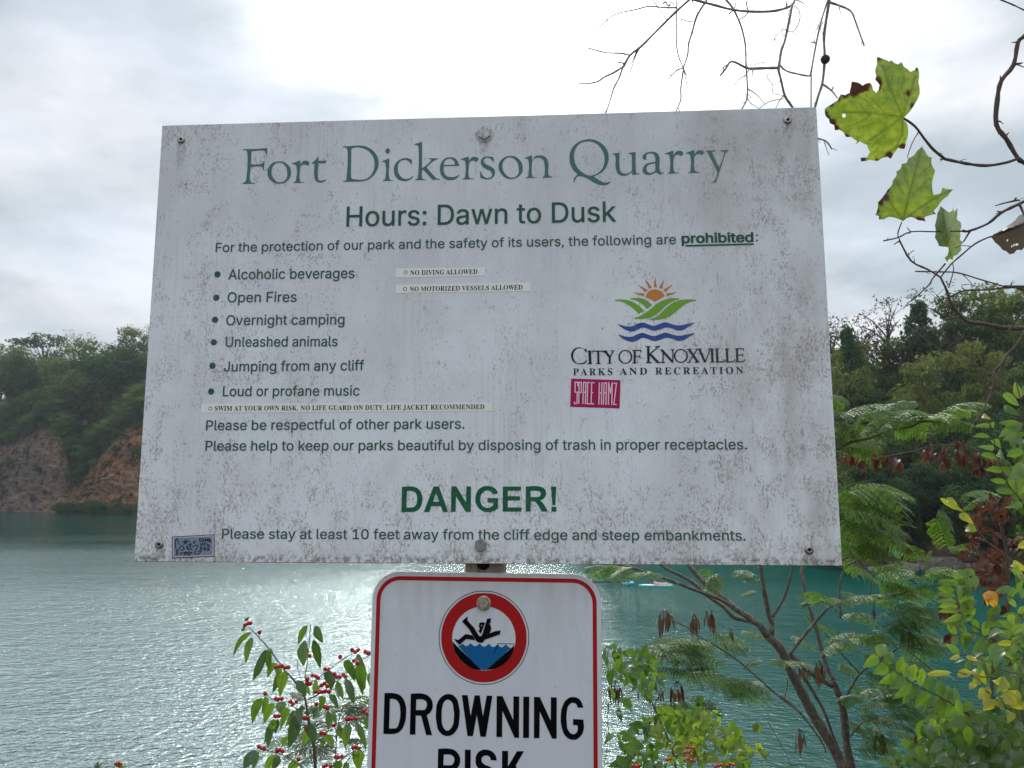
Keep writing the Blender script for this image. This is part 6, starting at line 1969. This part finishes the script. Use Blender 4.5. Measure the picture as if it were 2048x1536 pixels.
pinnate(mb, QB, KA, "1380,470 1330,400 1300,290 1285,160", 9, 150, 62, DR, rrng)
pinnate(mb, QB, KA, "1300,1080 1180,1010 1000,920 860,830 700,690", 10, 150, 80, DR, rrng)
pinnate(mb, QB, KA, "1590,600 1500,560 1400,530 1270,560", 5, 140, 64, DR, rrng)
pinnate(mb, QB, KA, "1460,100 1380,140 1300,200", 4, 120, 56, DR, rrng)
scatter(mb, QB, KA, [(1200, 1190, 120, 60, 14), (1280, 1200, 110, 90, 14)], DR, rrng, 90, 160, .5, .4)
under(mb.build('foliage', S_L), sap)
mb = MB()
scatter(mb, QB, KA, [(1560, 440, 60, 80, 7), (1180, 1440, 80, 70, 14), (1300, 1360, 100, 90, 16), (1480, 1450, 120, 90, 20), (1700, 1350, 110, 120, 24), (900, 1500, 90, 40, 10), (1720, 1130, 70, 160, 18), (1640, 1500, 140, 60, 26), (1400, 1480, 140, 70, 22), (1760, 950, 50, 90, 12), (1640, 1230, 90, 90, 20), (1500, 1300, 80, 80, 14), (1050, 1520, 100, 30, 14), (1160, 1330, 90, 80, 16), (1380, 1250, 90, 70, 14), (950, 1440, 70, 50, 8), (1560, 800, 80, 70, 10), (1480, 1160, 80, 60, 12)], DR, rrng, 80, 150, .6, .5)
under(mb.build('foliage', leafmat('dull_oval_leaf', (.03, .075, .022), (.075, .125, .05), (.08, .17, .015), (.16, .27, .03), .42, .3, .35)), sap)

hon3 = thing('yellowing_honeysuckle', 'tall honeysuckle with long paired leaves and a spray of yellow leaves at the right edge', 'shrub', (P(2040, 1750, DR).x + .1, P(2040, 1750, DR).y - .2, 0))
DY = 2.5
stem('stems', QC, 3.841, [(12, 8, "1740,2000 1700,1500 1640,1000 1590,600 1560,300 1540,150 1500,-10", DY), (9, 6, "1640,1150 1560,950 1480,850 1420,760 1360,560 1310,350 1280,230", DY), (8, 5, "1560,300 1480,290 1430,240", DY)], H_S, hon3, DY, rrng, 6)
stem('stems', QB, KA, [(14, 7, "1760,1000 1640,880 1450,860 1280,820", DY), (12, 7, "1840,1230 1700,1120 1540,980 1430,900", DY), (10, 6, "1850,330 1740,290 1640,250 1560,240", DY), (10, 6, "1800,850 1600,800 1420,700 1330,700", DY), (14, 8, "1900,1900 1860,1500 1800,1200 1765,1000 1800,700 1850,330 1860,200", DY)], H_S, hon3, DY, rrng, 6)
mb = MB()
for w in "1530,200,1410,100,62 1540,150,1490,5,60 1540,270,1410,190,70 1540,340,1370,330,80 1560,330,1370,430,90 1560,460,1400,440,90 1570,470,1460,490,70 1570,560,1430,580,80 1480,450,1490,520,60 1590,600,1650,480,80 1300,360,1160,350,50 1310,440,1185,440,52 1340,520,1210,510,54 1370,610,1230,575,56 1410,700,1265,685,58 1440,790,1310,765,58 1310,330,1335,370,44 1330,460,1390,515,70 1370,560,1430,605,60 1400,660,1440,740,60 1450,760,1510,830,60 1500,860,1350,850,60 1550,960,1410,975,60 1570,980,1640,900,80 1590,680,1430,740,120 1600,760,1520,870,120 1580,250,1640,180,80 1560,120,1620,30,70 1620,560,1700,480,90 1630,700,1720,640,100".split():
    x0, y0_, x1, y1, wd = (float(t_) for t_ in w.split(','))
    leaf(mb, P(*QC(x0, y0_), DY + rrng.uniform(-.05, .05)), P(*QC(x1, y1), DY + rrng.uniform(-.06, .06)), wd / 3.841 / FPX * DY, rrng, 0, rrng.uniform(.06, .18), .26, 8, .5, .85)
scatter(mb, QB, KA, [(1760, 420, 60, 120, 10), (1720, 620, 80, 90, 12), (1640, 700, 120, 60, 10), (1750, 800, 60, 80, 8), (1400, 720, 80, 40, 6), (1750, 200, 60, 60, 8)], DY, rrng, 90, 150, .46, .5)
under(mb.build('foliage', leafmat('long_green_leaf', (.04, .095, .025), (.09, .155, .05), (.12, .24, .02), (.24, .36, .05), .48, .25, .35)), hon3)
mb = MB()
for w in "1270,830,1085,840,56 1420,830,1310,850,70 1440,800,1480,900,60 1440,910,1400,960,60 1560,960,1450,1000,80 1680,900,1590,960,80 1640,980,1750,1060,110 1540,1040,1500,1110,90 1620,1060,1510,1050,70 1690,1110,1680,1210,80 1700,1080,1820,1060,70 1330,720,1250,730,54 1370,710,1470,750,44 1480,830,1530,920,80 1600,900,1700,1000,90 1740,620,1590,620,56 1850,90,1740,40,64 1480,880,1420,930,60 1590,1030,1660,1100,80 1760,960,1700,1060,90 1500,940,1470,1030,60".split():
    x0, y0_, x1, y1, wd = (float(t_) for t_ in w.split(','))
    leaf(mb, P(*QB(x0, y0_), DY + rrng.uniform(-.06, .06)), P(*QB(x1, y1), DY + rrng.uniform(-.06, .06)), wd / KA / FPX * DY, rrng, 0, rrng.uniform(.12, .28), .28, 8, .5, .85)
for w in "920,905,1110,1010,50 1070,1030,1180,1100,60 1125,1130,1210,1165,90 1250,270,1310,300,40 1520,1290,1580,1240,70 1490,1420,1570,1500,60 960,920,1060,960,50".split():
    x0, y0_, x1, y1, wd = (float(t_) for t_ in w.split(','))
    leaf(mb, P(*QC(x0, y0_), DY), P(*QC(x1, y1), DY - .04), wd / 3.841 / FPX * DY, rrng, 0, .16, .28, 8, .4, .85)
under(mb.build('yellow_foliage', leafmat('yellow_leaf', (.17, .20, .02), (.34, .33, .05), (.36, .42, .02), (.62, .58, .06), .5, .2, .4)), hon3)
mb = MB()
leaf(mb, P(*QB(1545, 225), DY), P(*QB(1580, 345), DY - .02), 95 / KA / FPX * DY, rrng, 0, .25, .35, 8, .2, .7); leaf(mb, P(*QB(1540, 240), DY), P(*QB(1530, 335), DY - .01), 60 / KA / FPX * DY, rrng, 0, .25, .35, 8, .2, .7)
leaf(mb, P(*QB(1590, 250), DY), P(*QB(1600, 340), DY - .01), 60 / KA / FPX * DY, rrng, 0, .25, .35, 8, .2, .7)
under(mb.build('orange_leaf', leafmat('orange_leaf_blade', (.42, .20, .02), (.5, .26, .03), (.7, .34, .02), (.8, .42, .04), .5, .2, .4)), hon3)

DD = 3.4
dead = thing('dead_branch', 'dead branch with curled red-brown leaves hanging behind the green shoots at right', 'branch', (P(2000, 1750, DD).x, P(2000, 1750, DD).y, bank_z(P(2000, 1750, DD).x, DD)))
stem('stems', QC, 3.841, [(34, 20, "1480,3000 1460,2300 1450,1800 1440,1400 1420,1250 1380,1100", DD), (9, 6, "1330,1200 1240,1170 1180,1120", DD), (9, 6, "490,590 600,570 740,540 840,510 1000,498 1130,515 1250,570 1350,690 1400,900 1420,1250", DD), (7, 5, "150,560 250,590 400,600 490,590", DD), (14, 8, "1140,1030 1260,1220 1380,1310 1480,1400 1600,1500", DD - .3), (16, 8, "1440,1400 1340,1480 1220,1500 1120,1450", DD), (14, 8, "1420,1280 1500,1220 1570,1200", DD)], H_S, dead, DD, rrng, 6)
mb = MB()
for x, y in ((200, 600), (240, 620), (325, 650), (420, 600), (460, 630), (520, 630), (570, 620), (590, 650), (840, 520), (830, 570), (870, 580), (940, 530), (945, 590), (970, 620), (1060, 500), (1050, 560), (1090, 590), (1080, 630), (1200, 570), (1210, 620), (1230, 690), (1200, 710), (1330, 640)):
    for _ in range(3):
        L = rrng.uniform(60, 110)
        leaf(mb, P(*QC(x + rrng.uniform(-18, 18), y - 25 + rrng.uniform(-15, 15)), DD), P(*QC(x + rrng.uniform(-35, 35), y - 25 + L), DD + rrng.uniform(-.05, .05)), L * .55 / 3.841 / FPX * DD, rrng, 0, rrng.uniform(-.3, .35), .6, 6, 1.3, .7)
scatter(mb, QC, 3.841, [(1380, 950, 120, 50, 30), (1220, 1050, 60, 60, 16), (1400, 1050, 110, 50, 10), (1250, 1190, 110, 90, 34), (1180, 1320, 90, 80, 16), (1350, 1320, 90, 90, 20), (1340, 1430, 50, 120, 24), (1180, 1500, 90, 60, 18), (1500, 1240, 60, 60, 16), (1500, 920, 50, 40, 8), (1300, 950, 50, 50, 8)], DD, rrng, 35, 85, .5, .6, 0, .3)
scatter(mb, QB, KA, [(1560, 120, 50, 140, 26), (1240, 370, 60, 90, 18), (1620, 260, 40, 110, 14), (1640, 560, 40, 60, 8), (1400, 100, 60, 50, 12), (1280, 560, 40, 40, 8)], DD, rrng, 60, 110, .55, .6, 0, .3)
under(mb.build('dead_leaves', leafmat('dead_leaf', (.040, .014, .010), (.095, .036, .022), (.06, .014, .008), (.22, .055, .018), .38, .22, .45)), dead)

mb = MB()
scatter(mb, QB, KA, [(1700, 1380, 130, 160, 60), (1560, 1330, 90, 150, 34), (1720, 1000, 90, 150, 34), (1740, 720, 70, 130, 26), (1420, 1420, 120, 110, 34), (1230, 1470, 90, 70, 20), (1600, 640, 90, 90, 14), (1750, 500, 60, 90, 14), (1480, 1230, 110, 70, 18)], DR + .5, rrng, 55, 115, .5, .65, 0, .3)
scatter(mb, QC, 3.841, [(1560, 560, 60, 200, 22), (1540, 900, 60, 110, 16), (1560, 1250, 50, 120, 14)], DR + .5, rrng, 60, 120, .45, .6, 0, .3)
under(mb.build('foliage', leafmat('dark_green_leaf', (.022, .06, .018), (.06, .115, .03), (.05, .13, .012), (.15, .27, .025), .46, .3, .35)), sap)  # smaller dark green leaves filling in behind the right edge
# ferny seedling behind the berries, and plant tips at the lower edge
seed = thing('mimosa_seedling', 'small ferny mimosa seedling behind the berry honeysuckle', 'plant', (P(690, 1800, 2.1).x, 2.1, 0))
stem('stems', QH, KH, [(16, 8, "1200,2600 1180,1900 1150,1400 1180,1100 1230,950", 2.1), (8, 5, "1150,1400 1000,1330 850,1250 700,1230", 2.1), (8, 5, "1170,1150 1300,1000 1400,860", 2.1)], MIM_S, seed, 2.1, rrng, 6)
fronds('foliage', QH, "1150,1300,760,1240 1180,1200,880,1120 1150,1350,700,1420 1180,1150,1450,1080 1200,1100,1440,880 1160,1250,560,1300 1150,1380,850,1480 1190,1050,960,970 1200,1000,1450,1000 1180,1300,1400,1280 880,900,770,850", 2.1, seed, [leafmat('dull_mimosa_leaflet', (.04, .075, .035), (.085, .12, .06), (.07, .13, .02), (.15, .22, .04), .4, .25, .4), MIM_S], rrng, sag=.14, leafl=.010)
weed = thing('weed', 'leafy plant tips just showing at the bottom edge left of the berry shrub', 'plant', (P(215, 1900, 2.0).x, 2.0, 0))
QW = Reg(0, 1000, 2.6947)
stem('stem', QW, 2.6947, [(9, 6, "525,1420 528,1440 545,1700 580,2300 650,2300 660,1700 640,1440 632,1418", 2.0)], H_S, weed, 2.0, rrng, 5)
mb = MB()
for x0, y0_, x1, y1, wd in ((528, 1440, 505, 1420, 9), (528, 1440, 522, 1408, 9), (528, 1440, 535, 1402, 9), (528, 1440, 552, 1420, 9), (528, 1448, 560, 1432, 9), (528, 1450, 502, 1440, 9), (636, 1440, 612, 1415, 14), (640, 1440, 690, 1436, 12), (636, 1450, 600, 1446, 14), (640, 1450, 680, 1456, 14)):
    leaf(mb, P(*QW(x0, y0_), 2.0), P(*QW(x1, y1), 2.0), wd / 2.6947 / FPX * 2, rrng, 0, .1, .25, 6, .4)
under(mb.build('foliage', H_L), weed)
mb = MB()
for x, y in ((628, 1420), (640, 1417), (652, 1423), (646, 1428)): ball(mb, P(*QW(x, y), 1.99), .004, 8, 6)
under(mb.build('berry_cluster', M_BERRY), weed)

# ================================================================== AIR
m, nt, out = mat('hazy_air')
pv = nt.nodes.new('ShaderNodeVolumePrincipled')
pv.inputs['Color'].default_value = (.80, .88, .95, 1)
pv.inputs['Density'].default_value = .00016
pv.inputs['Anisotropy'].default_value = .2
nt.links.new(pv.outputs[0], out.inputs['Volume'])
mb = MB()
X0, X1, Y0, Y1, Z0, Z1 = -700, 700, -70, 640, WATER_Z - 8, 75
mb.add([(x, y, z) for z in (Z0, Z1) for x, y in ((X0, Y0), (X1, Y0), (X1, Y1), (X0, Y1))], [(3, 2, 1, 0), (4, 5, 6, 7), (0, 1, 5, 4), (1, 2, 6, 5), (2, 3, 7, 6), (3, 0, 4, 7)])
hz = tag(mb.build('haze', m), 'thin summer haze in the air over the lake', 'haze', None, 'stuff')
